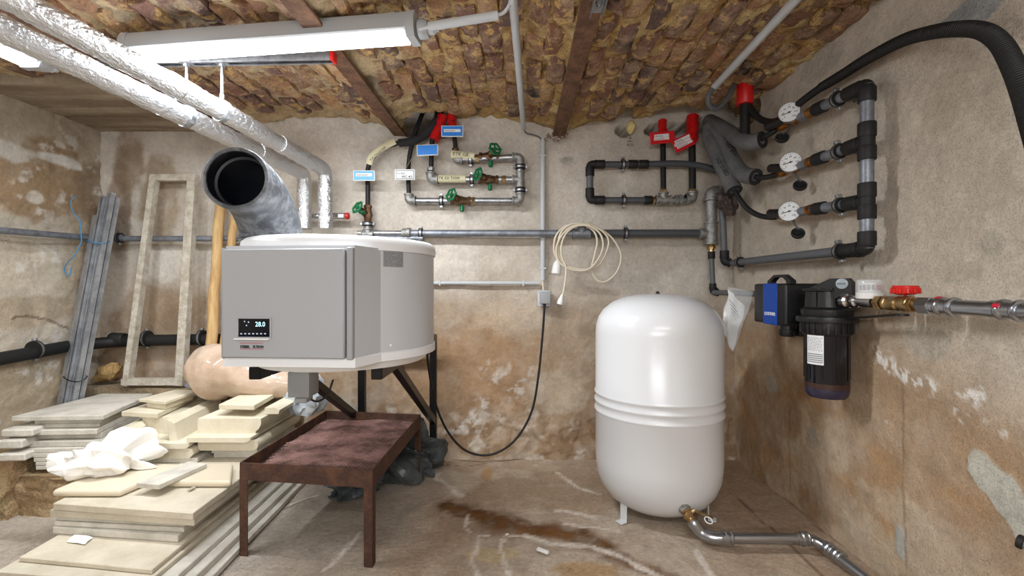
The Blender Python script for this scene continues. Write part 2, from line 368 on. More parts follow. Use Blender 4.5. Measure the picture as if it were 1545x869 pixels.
# left wall
st = .0095
U, Z = np.meshgrid(np.arange(YF-.05, YB+.1, st), np.arange(-.08, 2.32, st), indexing='ij')
c = np.zeros(U.shape+(3,))+np.array(lin((196, 186, 170)))
n1 = fbm(U, Z, 2.4, 211); n2 = fbm(U, Z, 8, 221); n3 = fbm(U, Z, 26, 231)
c = mixc(c, (168, 150, 126), sst(n1, .42, .68)*.6)
for (px, py, rx, ry, colr, k, sd) in ((75, 225, .14, .075, (146, 122, 92), .95, 261), (60, 285, .3, .16, (152, 126, 96), .9, 262), (140, 290, .12, .22, (138, 118, 96), .8, 263),
      (80, 240, .13, .035, (222, 220, 214), .8, 264), (52, 298, .05, .035, (214, 206, 192), .9, 265), (10, 225, .12, .05, (212, 208, 200), .7, 270), (20, 400, .25, .12, (206, 194, 174), .7, 266), (60, 470, .3, .08, (158, 134, 104), .5, 267), (30, 590, .3, .2, (176, 156, 128), .6, 268)):
    u0, z0 = lq(px, py); c = mixc(c, colr, blob(U, Z, u0, z0, rx, ry, sd, .55, .2)*k*np.clip(.35+1.3*fbm(U, Z, 14, sd+4), 0, 1))
c = mixc(c, (96, 76, 58), line(U, Z, [lq(*p) for p in ((22, 480), (60, 478), (105, 495))], .006, 295, .02)*.8)
c = mixc(c, WHT, sst(n2, .55, .68)*sst(fbm(U, Z, 30, 281), .48, .62)*.6)
X = XL+(n1-.5)*.05+(n2-.5)*.02+(n3-.5)*.006
wall = gridobj('wall_left', np.stack([X, U, Z], -1), c, mWall); wall['kind'] = 'structure'
# wall behind the camera
U, Z = np.meshgrid(np.arange(XL-.1, XR+.15, .05), np.arange(-.08, 2.4, .05), indexing='ij')
c = np.zeros(U.shape+(3,))+np.array(lin((196, 184, 168)))
wall = gridobj('wall_front', np.stack([U, YF+(fbm(U, Z, 2, 5)-.5)*.03, Z], -1), c, mWall); wall['kind'] = 'structure'
# floor
st = .014
U, W = np.meshgrid(np.arange(XL-.1, XR+.1, st), np.arange(YF-.05, YB+.1, st), indexing='ij')
def fq(px, py): p = atZ(px, py, 0); return p.x, p.y
n1 = fbm(U, W, 1.6, 311); n2 = fbm(U, W, 6, 321); n3 = fbm(U, W, 22, 331)
c = np.zeros(U.shape+(3,))+np.array(lin((184, 167, 149)))
c = mixc(c, (164, 138, 112), sst(n1, .42, .62)*.6)
c = mixc(c, (204, 190, 172), sst(n2, .5, .68)*.5)
c = mixc(c, (180, 172, 160), (1-sst(U, -1.1, -.3))*.7)
c = mixc(c, (168, 140, 112), sst(U, .5, 1.1)*.5)
for pts, wd, k in ((((680, 765), (740, 782), (820, 800), (900, 815)), .045, 1), (((735, 790), (800, 800)), .05, .6), (((920, 838), (960, 852), (1000, 869)), .03, .9)):
    c = mixc(c, (98, 64, 34), line(U, W, [fq(*p) for p in pts], wd*1.6, 341, .05)*k*np.clip(.25+1.3*n3, 0, 1))
    c = mixc(c, (150, 106, 58), line(U, W, [fq(*p) for p in pts], wd*.8, 351, .05)*k*.45*sst(n3, .4, .6))
for (px, py, rx, ry, colr, k, sd) in ((745, 835, .09, .05, (196, 176, 138), .8, 361), (735, 712, .03, .1, (178, 130, 70), .6, 362), (880, 860, .12, .05, (176, 140, 90), .7, 363), (500, 780, .4, .35, (164, 154, 142), .5, 364)):
    u0, z0 = fq(px, py); c = mixc(c, colr, blob(U, W, u0, z0, rx, ry, sd, .6, .3)*k)
for pts, wd in ((((656, 697), (660, 720), (680, 735), (695, 748)), .016), (((656, 693), (705, 691)), .008), (((795, 806), (830, 818), (880, 822), (930, 835), (960, 850), (1000, 869)), .016), (((850, 790), (900, 795), (935, 802)), .01),
      (((840, 770), (880, 775), (900, 782)), .014), (((840, 713), (870, 735), (905, 745)), .011), (((722, 812), (712, 845), (722, 869)), .012), (((755, 812), (762, 845), (768, 869)), .010), (((705, 778), (702, 795), (725, 808), (795, 806)), .006),
      (((545, 800), (520, 830), (490, 860)), .010), (((380, 800), (420, 770), (480, 745)), .006), (((1050, 830), (1060, 850), (1075, 869)), .014), (((300, 869), (330, 845)), .01)):
    c = mixc(c, (226, 216, 204), line(U, W, [fq(*p) for p in pts], wd, 371, .02)*np.clip(.35+1.1*n3, 0, 1))
for pts in (((470, 750), (410, 775)), ((580, 690), (700, 703), (800, 690)), ((1100, 740), (1170, 800), (1240, 869)), ((1150, 725), (1330, 869))):
    c = mixc(c, (92, 70, 52), line(U, W, [fq(*p) for p in pts], .006, 381, .012)*.7)
Zf = (n1-.5)*.014+(n2-.5)*.01+(n3-.5)*.004-.003
Zf = Zf-line(U, W, [fq(*p) for p in ((795, 806), (830, 818), (930, 835), (1000, 869))], .02, 371, .02)*.003
fl = gridobj('floor', np.stack([U, W, Zf], -1), c, mFloor); fl['kind'] = 'structure'
# ceiling: mortar bed of the vaults
st = .0105
U, W = np.meshgrid(np.arange(XL-.1, XR+.16, st), np.arange(YF-.05, YB+.12, st), indexing='ij')
n1 = fbm(U, W, 3, 411); n2 = fbm(U, W, 11, 421); n3 = fbm(U, W, 32, 431)
c = np.zeros(U.shape+(3,))+np.array(lin((204, 168, 112)))
c = mixc(c, (220, 196, 148), sst(n2, .45, .65)*.7); c = mixc(c, (150, 116, 82), sst(n1, .5, .66)*.5); c = mixc(c, (90, 78, 72), sst(fbm(U, W, 7, 441), .62, .72)*.7)
c = mixc(c, (206, 188, 160), (1-sst(U, -.9, -.2))*.5)
Zc = vz(U)+.022-(n2-.45)*.062-(n3-.5)*.034+(n1-.5)*.012
for hx, hz, rx, rz in HOLES: Zc = Zc+blob(U, W, hx, 2.97, rx*.95, .16, 9, .4, .12)*.24
ce = gridobj('ceiling', np.stack([U, W, Zc], -1), c, mMortar); ce['kind'] = 'structure'
# bricks, each one an object
def brick_mat():
    m = bpy.data.materials.new('old_brick'); m.use_nodes = True; nt = m.node_tree; N, L = nt.nodes, nt.links
    b = N['Principled BSDF']; b.inputs['Roughness'].default_value = .88; b.inputs['Specular IOR Level'].default_value = .25
    oi = N.new('ShaderNodeObjectInfo'); r = N.new('ShaderNodeValToRGB'); cr = r.color_ramp; cr.interpolation = 'LINEAR'
    cols = [(146, 106, 86), (124, 100, 94), (172, 120, 86), (112, 92, 88), (156, 118, 96), (192, 150, 108), (134, 104, 90), (178, 136, 102), (104, 88, 86), (164, 124, 98)]
    cr.elements[0].color = rgb(*cols[0]); cr.elements[1].color = rgb(*cols[-1])
    for k in range(1, 9): cr.elements.new(k/9).color = rgb(*cols[k])
    L.new(oi.outputs['Random'], r.inputs[0])
    g = N.new('ShaderNodeNewGeometry'); 
    def nz(s, d=8, ro=.65):
        n = N.new('ShaderNodeTexNoise'); n.inputs['Scale'].default_value = s; n.inputs['Detail'].default_value = d; n.inputs['Roughness'].default_value = ro
        L.new(g.outputs['Position'], n.inputs['Vector']); return n.outputs['Fac']
    def mr(x, a0, a1, b0=0, b1=1):
        n = N.new('ShaderNodeMapRange'); L.new(x, n.inputs[0])
        for i, v in enumerate((a0, a1, b0, b1)): n.inputs[i+1].default_value = v
        return n.outputs[0]
    def mix(f, a, bcol):
        n = N.new('ShaderNodeMix'); n.data_type = 'RGBA'; L.new(f, n.inputs[0]); L.new(a, n.inputs[6])
        n.inputs[7].default_value = rgb(*bcol); return n.outputs[2]
    o1, o2, o3, o4 = nz(14), nz(5), nz(60, 5), nz(8.3)
    x = mix(mr(o1, .53, .60), r.outputs[0], (206, 170, 112))
    x = mix(mr(o2, .61, .68), x, (70, 62, 62))
    x = mix(mr(o4, .48, .68, 0, .75), x, (206, 180, 148))
    hs = N.new('ShaderNodeHueSaturation'); L.new(x, hs.inputs['Color']); L.new(mr(o3, .25, .75, .72, 1.42), hs.inputs['Value'])
    L.new(hs.outputs[0], b.inputs['Base Color'])
    bp = N.new('ShaderNodeBump'); bp.inputs['Strength'].default_value = 1; bp.inputs['Distance'].default_value = .035
    ad = N.new('ShaderNodeMath'); ad.operation = 'ADD'; L.new(o1, ad.inputs[0]); L.new(mr(o3, 0, 1, 0, .5), ad.inputs[1])
    L.new(ad.outputs[0], bp.inputs['Height']); L.new(bp.outputs[0], b.inputs['Normal']); return m
mBrick = brick_mat()
def brick_bm(bm, rnd, o=(0, 0, 0), L_=.225, W_=.077, rot=0):
    nx, ny = 4, 3; g = {}
    ca, sa = math.cos(rot), math.sin(rot)
    for i in range(nx+1):
        for j in range(ny):
            ex = i in (0, nx); ey = j in (0, ny-1)
            y = (i/nx-.5)*L_+rnd.uniform(-.008, .008); x = (j/(ny-1)-.5)*W_+rnd.uniform(-.006, .006)
            z = rnd.uniform(-.009, .004)+(.011 if ex or ey else 0)+(.008 if ex and ey else 0)
            g[i, j] = bm.verts.new((o[0]+x*ca-y*sa, o[1]+x*sa+y*ca, o[2]+z))
    rim = [(i, 0) for i in range(nx+1)]+[(nx, j) for j in range(1, ny)]+[(i, ny-1) for i in range(nx-1, -1, -1)]+[(0, j) for j in range(ny-2, 0, -1)]
    up = {k: bm.verts.new(V(g[k].co)+V((rnd.uniform(-.003, .003), 0, .05))) for k in rim}
    for i in range(nx):
        for j in range(ny-1): bm.faces.new((g[i, j], g[i, j+1], g[i+1, j+1], g[i+1, j]))
    for a, b_ in zip(rim, rim[1:]+rim[:1]): bm.faces.new((g[a], g[b_], up[b_], up[a]))
    bm.faces.new([up[k] for k in rim])
rnd = random.Random(5); variants = []
for k in range(14):
    bm = B(); brick_bm(bm, rnd, L_=rnd.choice((.225, .215, .23, .20, .225))); bmesh.ops.recalc_face_normals(bm, faces=bm.faces)
    me = bpy.data.meshes.new('brick'); bm.to_mesh(me); bm.free(); me.shade_smooth(); me.set_sharp_from_angle(angle=math.radians(50)); me.materials.append(mBrick); variants.append(me)
EDG = [(-2.67, -1.84), (-1.755, -.81), (-.715, .20), (.29, 1.37)]
far = B(); cnt = 0; PITCH = .094
for (x0, x1) in EDG:
    n = int(round((x1-x0)/PITCH))
    for i in range(n):
        x = x0+(i+.5)*(x1-x0)/n; y = 2.93-rnd.uniform(.0, .24); first = True
        while y > YF:
            z = float(vz(x)); yc = y-.11
            dz = (float(vz(x+.03))-float(vz(x-.03)))/.06
            hole = any(abs(x-h[0]) < h[2]*.8 and y > 2.78 for h in HOLES)
            hid = x < -1.84 and yc > 2.2
            zz = z+rnd.uniform(-.014, .010)-.003
            px = CX+x*F/max(yc, .2); vis = yc > .3 and CY-(z-CAMZ)*F/yc > -40 and -60 < px < 1620
            if not hole and not hid and y > YF+.2:
                if vis and cnt < 298:
                    o = bpy.data.objects.new('brick', variants[rnd.randrange(14)]); C.objects.link(o); o.parent = ce; cnt += 1
                    o.location = (x+rnd.uniform(-.006, .006), yc, zz); o.rotation_euler = (rnd.uniform(-.05, .05), -math.atan(dz)+rnd.uniform(-.09, .09), rnd.uniform(-.04, .04)+rnd.choice((0, math.pi)))
                else: brick_bm(far, rnd, (x, yc, zz))
            y -= .245+rnd.uniform(-.01, .02)
o = link_mesh('brick', far, mBrick, (0, 0, 0), 50); o.parent = ce; o['kind'] = 'stuff'
print('bricks', cnt)
# board-marked soffit in the back left corner
U, W = np.meshgrid(np.arange(XL-.05, -1.86, .0125), np.arange(2.24, YB+.08, .0125), indexing='ij')
n1 = fbm(U*.4, W*3, 4, 511); n2 = fbm(U, W, 12, 521)
c = np.zeros(U.shape+(3,))+np.array(lin((172, 156, 136))); c = mixc(c, (136, 118, 100), sst(n1, .4, .62)*.8)
g_ = np.abs(((W-2.24)/.155) % 1-.5); seam = sst(g_, .46, .5); c = mixc(c, (80, 66, 54), seam*.8)
Zs = 2.075+(n1-.5)*.012+seam*.012+(n2-.5)*.004; Zs[:, 0] = 2.2; Zs[-1, :] = 2.2
tr = gridobj('trim_1', np.stack([U, W, Zs], -1), c, mWall); tr['kind'] = 'structure'; tr['label'] = 'board-marked grey concrete soffit in the back left corner'
# rough stone ledges at the left
def rock(name, x0, x1, y0, y1, ztop, amp, seed, colr, label, n=70):
    """stepped lump of old masonry: top, front and side faces as one displaced sheet"""
    bm = B(); bmesh.ops.create_cube(bm, size=1, matrix=Matrix.Translation(((x0+x1)/2, (y0+y1)/2, ztop/2-.02)) @ Matrix.Diagonal((x1-x0, y1-y0, ztop+.04, 1)))
    bmesh.ops.subdivide_edges(bm, edges=bm.edges, cuts=34, use_grid_fill=True)
    lay = bm.verts.layers.float_color.new('Col')
    for v in bm.verts:
        p = v.co.copy(); k = mn.fractal(p*6+V((seed, 0, 0)), 1, 2, 4); q = mn.noise(p*17+V((0, seed, 0)))
        d = V((mn.noise(p*4+V((1, seed, 0))), mn.noise(p*4+V((7, seed, 0))), mn.noise(p*5+V((3, seed, 9)))*.6))
        e = 1 if p.z < ztop-.01 else .35
        v.co += (d*amp+V((q, -abs(q), q*.3))*amp*.45)*e
        t = min(1, max(0, .5+k*.6)); a_, b_ = lin(colr[0]), lin(colr[1]); v[lay] = (*[a_[i]*(1-t)+b_[i]*t for i in range(3)], 1)
    o = link_mesh(name, bm, mRock, (0, 0, 0), 60); o['kind'] = 'structure'; o['label'] = label; LOC[o.name] = V((0, 0, 0)); return o
rock('trim_2', XL-.08, -1.88, 2.2, 2.98, .19, .05, 3, ((140, 112, 78), (186, 160, 124)), 'low rough stone ledge under the grey slab stack')
rock('trim_3', XL-.08, -1.38, 2.77, 3.0, .485, .03, 5, ((186, 174, 154), (160, 138, 106)), 'higher plastered stone ledge along the back wall')
# rusty beams
def ibeam(p0, p1, label):
    r = T('steel_beam', label, 'beam', (p1[0], p1[1], p1[2]))
    bm = B(); beam(bm, V(p0)+V((0, 0, .008)), V(p1)+V((0, 0, .008)), .078, .016, bev=.003); P('flange', bm, mRustBeam, r)
    bm = B(); beam(bm, V(p0)+V((0, 0, .06)), V(p1)+V((0, 0, .06)), .012, .10); P('web', bm, mRustBeam, r); return r
ibeam((-.775, YF, 2.035), (-.765, 2.97, 2.045), 'rusty steel ceiling beam left of the middle, with red paint at the rail')
ibeam((.245, YF, 2.04), (.245, 2.97, 2.045), 'rusty steel ceiling beam between the two brick vaults right of the middle')
ibeam((-1.80, YF, 2.04), (-1.80, 2.97, 2.045), 'rusty steel ceiling beam above the foil wrapped ducts')
# ================================================================ LAMPS, RAIL, DUCTS
def batten(loc, length, ang, label, power, off=(0, 0, 0), group=None):
    r = T('ceiling_light', label, 'lamp', loc)
    l = V(loc); R = rotz(ang); ux, uy = R @ V((1, 0, 0)), R @ V((0, 1, 0)); uz = V((0, 0, 1))
    w = .048
    bm = B(); prism(bm, [(-w*.75, .06), (w*.75, .06), (w, .035), (w, .0), (w*.8, -.008), (-w*.8, -.008), (-w, 0), (-w, .035)], -length/2, length/2, l, uy, uz); P('housing', bm, mLamp, r)
    bm = B(); prism(bm, [(-w*.86, -.008), (w*.86, -.008), (w*.66, -.026), (-w*.66, -.026)], -length/2+.03, length/2-.03, l, uy, uz); P('diffuser', bm, mGlow, r)
    for s in (-1, 1):
        bm = B(); prism(bm, [(-w*.8, .062), (w*.8, .062), (w*1.05, .036), (w*1.05, -.002), (w*.8, -.030), (-w*.8, -.030), (-w*1.05, -.002), (-w*1.05, .036)], s*length/2-.012, s*length/2+.02, l, uy, uz); P('end_cap', bm, mLamp, r)
        bm = B(); lathe(bm, [(.034, 0), (.036, .02), (.03, .03), (.03, .035)], l+ux*s*(length/2+.018)+uz*.012, ux*s); P('collar', bm, mLamp, r)
        bm = B(); lathe(bm, [(.022, 0), (.022, .02), (.014, .028), (.012, .04)], l+ux*s*(length/2+.053)+uz*.012, ux*s, 16); P('cable_gland', bm, mConduit, r)
    area_light('led_or_fill_light', l-uz*.05, length-.08, .07, power, math.radians(ang)); return r
pr = V((-.39, 1.715, 2.022)); pl_ = V((-1.55, 1.86, 2.022)); lc = (pr+pl_)/2; la = math.degrees(math.atan2(pr.y-pl_.y, pr.x-pl_.x))
batten(tuple(lc), (pr-pl_).length, la, 'long glowing LED batten lamp under the brick ceiling, crossing above the grey boiler', LAMP_MAIN)
batten((-1.98, 1.29, 2.0), 1.2, 90, 'second LED batten lamp at the far left edge behind the foil ducts', LAMP_LEFT)
batten((.25, -.5, 1.99), 1.4, 0, 'LED batten lamp on the ceiling behind the photographer', LAMP_REAR)
r = T('wall_fill_light', 'long added fill light, unseen, on the wall behind the photographer', 'lamp', (-.5, YF+.04, 1.45))  # added fill light out of view, brightens the ceiling and front faces
P('housing', box(B(), (-.5, YF+.035, 1.45), (1.8, .05, .16), .008), mLamp, r); P('diffuser', box(B(), (-.5, YF+.068, 1.45), (1.74, .02, .13), .006), mGlow, r)
area_light('led_or_fill_light', (-.5, YF+.09, 1.45), 1.7, .12, LAMP_FILL, 0, math.radians(96))
# strut rail with hanger rods
a, b = V((-1.75, 1.94, 2.018)), V((-.77, 1.90, 2.018))
r = T('strut_rail', 'galvanised strut rail with hanger rods under the lamp, carrying the foil ducts', 'rail', tuple(a))
bm = B(); ux = (b-a).normalized(); uy = V((0, 0, 1)).cross(ux); L_ = (b-a).length
prism(bm, [(-.02, -.012), (-.02, .022), (.02, .022), (.02, -.012), (.011, -.012), (.011, -.006), (.016, -.006), (.016, .018), (-.016, .018), (-.016, -.006), (-.011, -.006), (-.011, -.012)], 0, L_, a, -uy, V((0, 0, 1))); P('rail', bm, mGalv, r)
bm = B(); box(bm, b+V((.005, 0, .005)), (.014, .046, .04), .003); P('end_cap', bm, mRed, r, 'red end cap against the rusty beam')
DK1, DK2 = at(335, 168, 1.92), at(283, 177, 1.925)
for px in (283, 337):
    dk = DK2 if px == 283 else DK1; X = dk.x; zb = dk.z+.05
    bm = B(); tube(bm, [(X, 1.92, 2.015), (X, 1.92, zb)], .0055, 8); P('threaded_rod', bm, mGalv, r)
    bm = B(); lathe(bm, [(.012, 0), (.012, .014)], (X, 1.92, 1.995), (0, 0, 1), 6); box(bm, (X, 1.92, 2.01), (.05, .044, .005)); P('nut', bm, mGalv, r)
    bm = B(); lathe(bm, [(.009, 0), (.009, .02)], (X, 1.92, zb), (0, 0, 1), 10); lathe(bm, [(.0425, -.01), (.0455, -.01), (.0455, .01), (.0425, .01)], (X, 1.92, zb-.05), (.29, .95, -.1), 24); P('duct_clamp', bm, mGalv, r)
# foil wrapped ducts
def foil(pts, rad, label):
    path = fillet(pts, .06, 6); fine = []
    for p, q in zip(path[:-1], path[1:]):
        n = max(1, int((q-p).length/.006)); fine += [p.lerp(q, k/n) for k in range(n)]
    fine.append(path[-1]); root = T('foil_duct', label, 'duct', tuple(pts[-1]))
    bm = B(); tube(bm, fine, rad, 30)
    rr = random.Random(len(label))
    for v in bm.verts:
        p = v.co; s = mn.noise(V((p.x*14, p.y*60, p.z*60)))*.0022+mn.noise(p*34)*.0026+mn.noise(p*80)*.0020+mn.noise(p*150)*.0016
        v.co += V((s, s*.6, s))
    P('foil_wrap', bm, mFoil, root, sm=32)
    # tape bands round the wrap
    acc = 0
    for i in range(1, len(fine)):
        acc += (fine[i]-fine[i-1]).length
        if acc > .55 and i < len(fine)-6:
            acc = 0; bm = B(); tube(bm, fine[i:i+7], rad+.0028, 26); P('tape_band', bm, mFoil, root, sm=32)
    return root
foil([DK1+(at(0, -11, 1.29)-DK1)*1.9, DK1, at(491, 256, 2.74), at(491, 345, 2.74)], .040, 'foil wrapped heating duct, upper and nearer one, dropping behind the boiler at its right')
foil([DK2+(at(0, 42, 1.37)-DK2)*2.1, DK2, at(459, 262, 2.80), at(459, 345, 2.80)], .040, 'foil wrapped heating duct, lower one, dropping behind the boiler at its left')
# ================================================================ BOILER
BX, BY, BR = -.69, 1.82, .345
r = T('heat_pump_boiler', 'round light grey wall mounted heat pump boiler with digital display and flat front panel', 'boiler', (BX, BY, .81))
def outline(R, k=0, fx0=-.928, fx1=-.511, fy=(1.462, 1.432)):
    pts = [(fx0-k, fy[0]-k), (fx1+k*.6, fy[1]-k)]
    for i in range(41):
        a_ = math.radians(-50+i*(280/40)); pts.append((BX+(R+k)*math.cos(a_), BY+(R+k)*math.sin(a_)))
    return pts
def slab_z(bm, pts, z0, z1): return prism(bm, pts, z0, z1, ux=(1, 0, 0), uy=(0, -1, 0)) if False else _slab(bm, pts, z0, z1)
def _slab(bm, pts, z0, z1, in_top=0, cx=BX, cy=BY):
    def s(p, k): d = V((p[0]-cx, p[1]-cy)); d = d*(1-k/d.length); return cx+d.x, cy+d.y
    A = [bm.verts.new((*p, z0)) for p in pts]; D = [bm.verts.new((*p, z1-in_top)) for p in pts]; n = len(pts)
    for i in range(n): bm.faces.new((A[i], A[(i+1) % n], D[(i+1) % n], D[i]))
    if in_top:
        E = [bm.verts.new((*s(p, in_top), z1)) for p in pts]
        for i in range(n): bm.faces.new((D[i], D[(i+1) % n], E[(i+1) % n], E[i]))
        D = E
    bm.faces.new(A[::-1]); bm.faces.new(D); return bm
bm = B(); _slab(bm, outline(BR), .862, 1.212); P('casing', bm, mBody, r, sm=25)
bm = B(); _slab(bm, outline(BR, .006), .834, .864, .004); P('base_ring', bm, mLidW, r, 'white moulded base ring', sm=25)
bm = B(); lathe(bm, [(0, .799), (.24, .798), (.30, .806), (.325, .836)], (BX+.01, BY-.015, 0), (0, 0, 1), 64); P('bottom_pan', bm, mLidW, r, 'white shallow bottom pan')
bm = B(); lathe(bm, [(BR+.006, 1.206), (BR+.008, 1.222), (BR+.004, 1.243), (BR-.008, 1.253), (BR-.05, 1.257), (0, 1.26)], (BX, BY, 0), (0, 0, 1), 72); P('lid', bm, mLidW, r, 'white round lid')
# front panel with bevelled side
fn = V((.417, -.03, 0)).normalized(); fo = V((-.928, 1.462, 0)); nrm = V((fn.y, -fn.x, 0))
pan = P('front_panel', box(B(), fo+fn*.198+nrm*.010+V((0, 0, 1.0325)), (.392, .022, .338), .004, basis(fn, -nrm, (0, 0, 1))), mPanel, r, 'flat light grey front panel')
bm = B(); box(bm, fo+fn*.001+nrm*.002+V((0, 0, 1.0325)), (.010, .03, .345), .003, basis(fn, -nrm, (0, 0, 1))); P('side_trim', bm, mPanelD, r)
bm = B(); box(bm, fo+fn*.408+nrm*.002+V((0, 0, 1.0325)), (.020, .028, .345), .003, basis(fn, -nrm, (0, 0, 1))); P('side_trim', bm, mPanelD, r)
def fp(px, py, d=.0215):                       # point on the front panel under a pixel
    # plane: (p-fo).nrm = d
    dr = V(((px-CX)/F, 1, -(py-CY)/F)); t = (d-((V((0, 0, CAMZ))-fo).dot(nrm)))/dr.dot(nrm); return V((0, 0, CAMZ))+dr*t
UZ = V((0, 0, 1))
p0, p1 = fp(360, 508), fp(407, 481); dc = (p0+p1)/2; dw, dh = (p1-p0).dot(fn), p1.z-p0.z
bm = B(); ww, hh = dw/2, dh/2
for (cx_, cz_, sx_, sz_) in ((0, hh+.003, dw+.012, .006), (0, -hh-.003, dw+.012, .006), (-ww-.003, 0, .006, dh), (ww+.003, 0, .006, dh)):
    box(bm, dc+fn*cx_+UZ*cz_+nrm*.0005, (sx_, .003, sz_), .001, basis(fn, -nrm, UZ))
P('display_bezel', bm, mPanel, pan)
disp = P('display', box(B(), dc+nrm*(-.0005), (dw, .003, dh), .0005, basis(fn, -nrm, UZ)), mScreen, pan, 'black glass display')
o = fp(385, 492.5, .0225); text('28.0', .021, o, fn, UZ, mDigit, r, 'display_digits', sx=.9)
for i in range(7):
    q = fp(364+i*6, 503.5, .0225); bm = B(); box(bm, q, (.006, .0006, .004), 0, basis(fn, -nrm, UZ)); P('display_symbol', bm, mDigitDim, r)
for (px, py) in ((369, 485), (375, 486), (372, 491)):
    bm = B(); box(bm, fp(px, py, .0225), (.004, .0006, .004), 0, basis(fn, -nrm, UZ)); P('display_symbol', bm, mDigitDim, r)
bm = B(); q0, q1 = fp(355, 511.5), fp(408, 511.5); box(bm, (q0+q1)/2+nrm*.003, ((q1-q0).length, .012, .005), .0015, basis(fn, -nrm, UZ)); P('handle_lip', bm, mWhiteP, pan, 'white lip below the display')
text('STIEBEL', .0115, fp(362.5, 525, .0222), fn, UZ, mInk, pan, 'logo_lettering', sx=.78, bold=.0003)
text('ELTRON', .0115, fp(381.5, 525, .0222), fn, UZ, mInk, pan, 'logo_lettering', sx=.78, bold=.0003)
bm = B(); q0, q1 = fp(362, 517.6, .0222), fp(397, 517.6, .0222); box(bm, (q0+q1)/2, ((q1-q0).length, .0005, .0012), 0, basis(fn, -nrm, UZ)); box(bm, (q0+q1)/2-UZ*.0185, ((q1-q0).length, .0005, .0012), 0, basis(fn, -nrm, UZ)); P('logo_line', bm, mInkR, pan)
# rating plate on the curved shell
def arcp(deg, z, k=.0008): a_ = math.radians(deg); return V((BX+(BR+k)*math.cos(a_), BY+(BR+k)*math.sin(a_), z))
def arc_patch(bm, d0, d1, z0, z1, k=.0008, n=6):
    top = [bm.verts.new(arcp(d0+(d1-d0)*i/n, z1, k)) for i in range(n+1)]; bot = [bm.verts.new(arcp(d0+(d1-d0)*i/n, z0, k)) for i in range(n+1)]
    for i in range(n): bm.faces.new((bot[i], bot[i+1], top[i+1], top[i]))
bm = B(); arc_patch(bm, -48.5, -35.5, 1.152, 1.206); plate = P('rating_plate', bm, mat('plate_grey', (150, 152, 155), .35, .3), r, 'small grey rating plate')
bm = B(); rr = random.Random(3)
for row in range(9):
    z = 1.196-row*.005
    d = -48
    while d < -36.5:
        ln = rr.uniform(.8, 2.6)
        if abs(d+42.3) > .7: arc_patch(bm, d, min(d+ln, -36.2), z, z+(.0022 if row else .0045), .0012, 2)
        d += ln+rr.uniform(.4, 1.0)
P('plate_print', bm, mInkG, plate)
bm = B(); lathe(bm, [(.005, 0), (.004, .002), (0, .003)], arcp(-44, .885), (math.cos(math.radians(-44)), math.sin(math.radians(-44)), 0), 10); P('screw', bm, mWhiteP, r)
# exhaust elbow
e = T('duct_elbow', 'large graphite grey foam duct elbow standing on the boiler lid, open end to the front', 'duct', (-.955, 1.75, 1.262))
path = smooth([(-.915, 1.475, 1.428), (-.925, 1.56, 1.420), (-.935, 1.65, 1.385), (-.94, 1.715, 1.32), (-.942, 1.735, 1.262)], 10)
path = [V(p)+V((.012, 0, 0)) for p in path]
n = len(path); rad = [.096+.010*(i/(n-1)) for i in range(n)]
bm = B(); tube(bm, path, rad, 48, caps=False)
P('duct_wall', bm, mDuct, e)
bm = B(); tube(bm, path, [x-.008 for x in rad], 48, caps=False); P('duct_lining', bm, mDuctIn, e, 'dark inner lining')
d0 = (path[0]-path[1]).normalized()
bm = B(); lathe(bm, [(.0885, -.004), (.0885, .006), (.093, .010), (.099, .008), (.101, 0), (.101, -.022), (.096, -.026)], path[0], d0, 56, cap=False); P('rim', bm, mDuct, e)
bm = B(); lathe(bm, [(.0878, 0), (.080, .003), (.080, .006), (.0878, .009)], path[0]-d0*.055, d0, 48, cap=False); P('inner_ring', bm, mDuctIn, e)
bm = B(); lathe(bm, [(.106, 0), (.113, .003), (.113, .012), (.106, .018)], path[-1]-UZ*.003, (0, 0, 1), 48, cap=False); P('foot_collar', bm, mDuct, e)
# wall bracket under the boiler
k = T('boiler_bracket', 'black steel triangular wall bracket carrying the grey boiler', 'bracket', (-.7, 2.8, 0))
for X in (-.955, -.525):
    bm = B(); beam(bm, (X, 2.80, 0), (X, 2.80, .80), .04, .04, up=(0, 1, 0), bev=.003); P('post', bm, mBlackSteel, k)
    bm = B(); beam(bm, (X, 2.80, .780), (X+.02, 1.63, .780), .04, .045, bev=.003); P('arm', bm, mBlackSteel, k)
    bm = B(); beam(bm, (X+.002, 2.79, .28), (X+.002, 1.92, .765), .034, .04, bev=.003); P('diagonal_brace', bm, mBlackSteel, k)
bm = B(); beam(bm, (-.955, 2.79, .78), (-.525, 2.79, .78), .03, .04, bev=.003); P('cross_bar', bm, mBlackSteel, k)
# condensate pump box
k = T('condensate_pump', 'small grey box hanging under the boiler beside the clear film', 'box', tuple(at(458, 598, 1.85)))
c0 = at(458, 582, 1.85)
bm = B(); box(bm, c0+V((.0, 0, .012)), (.085, .09, .10), .006, seg=2); P('body', bm, mPanelD, k)
bm = B(); box(bm, c0+V((.005, -.01, -.05)), (.05, .06, .02), .004); P('outlet', bm, mPanel, k)
bm = B(); tube(bm, smooth([c0+V((.02, 0, -.05)), c0+V((.05, .01, -.065)), c0+V((.09, .01, -.04)), c0+V((.11, .02, .02))], 6), .004, 8); P('cable', bm, mRubber, k)
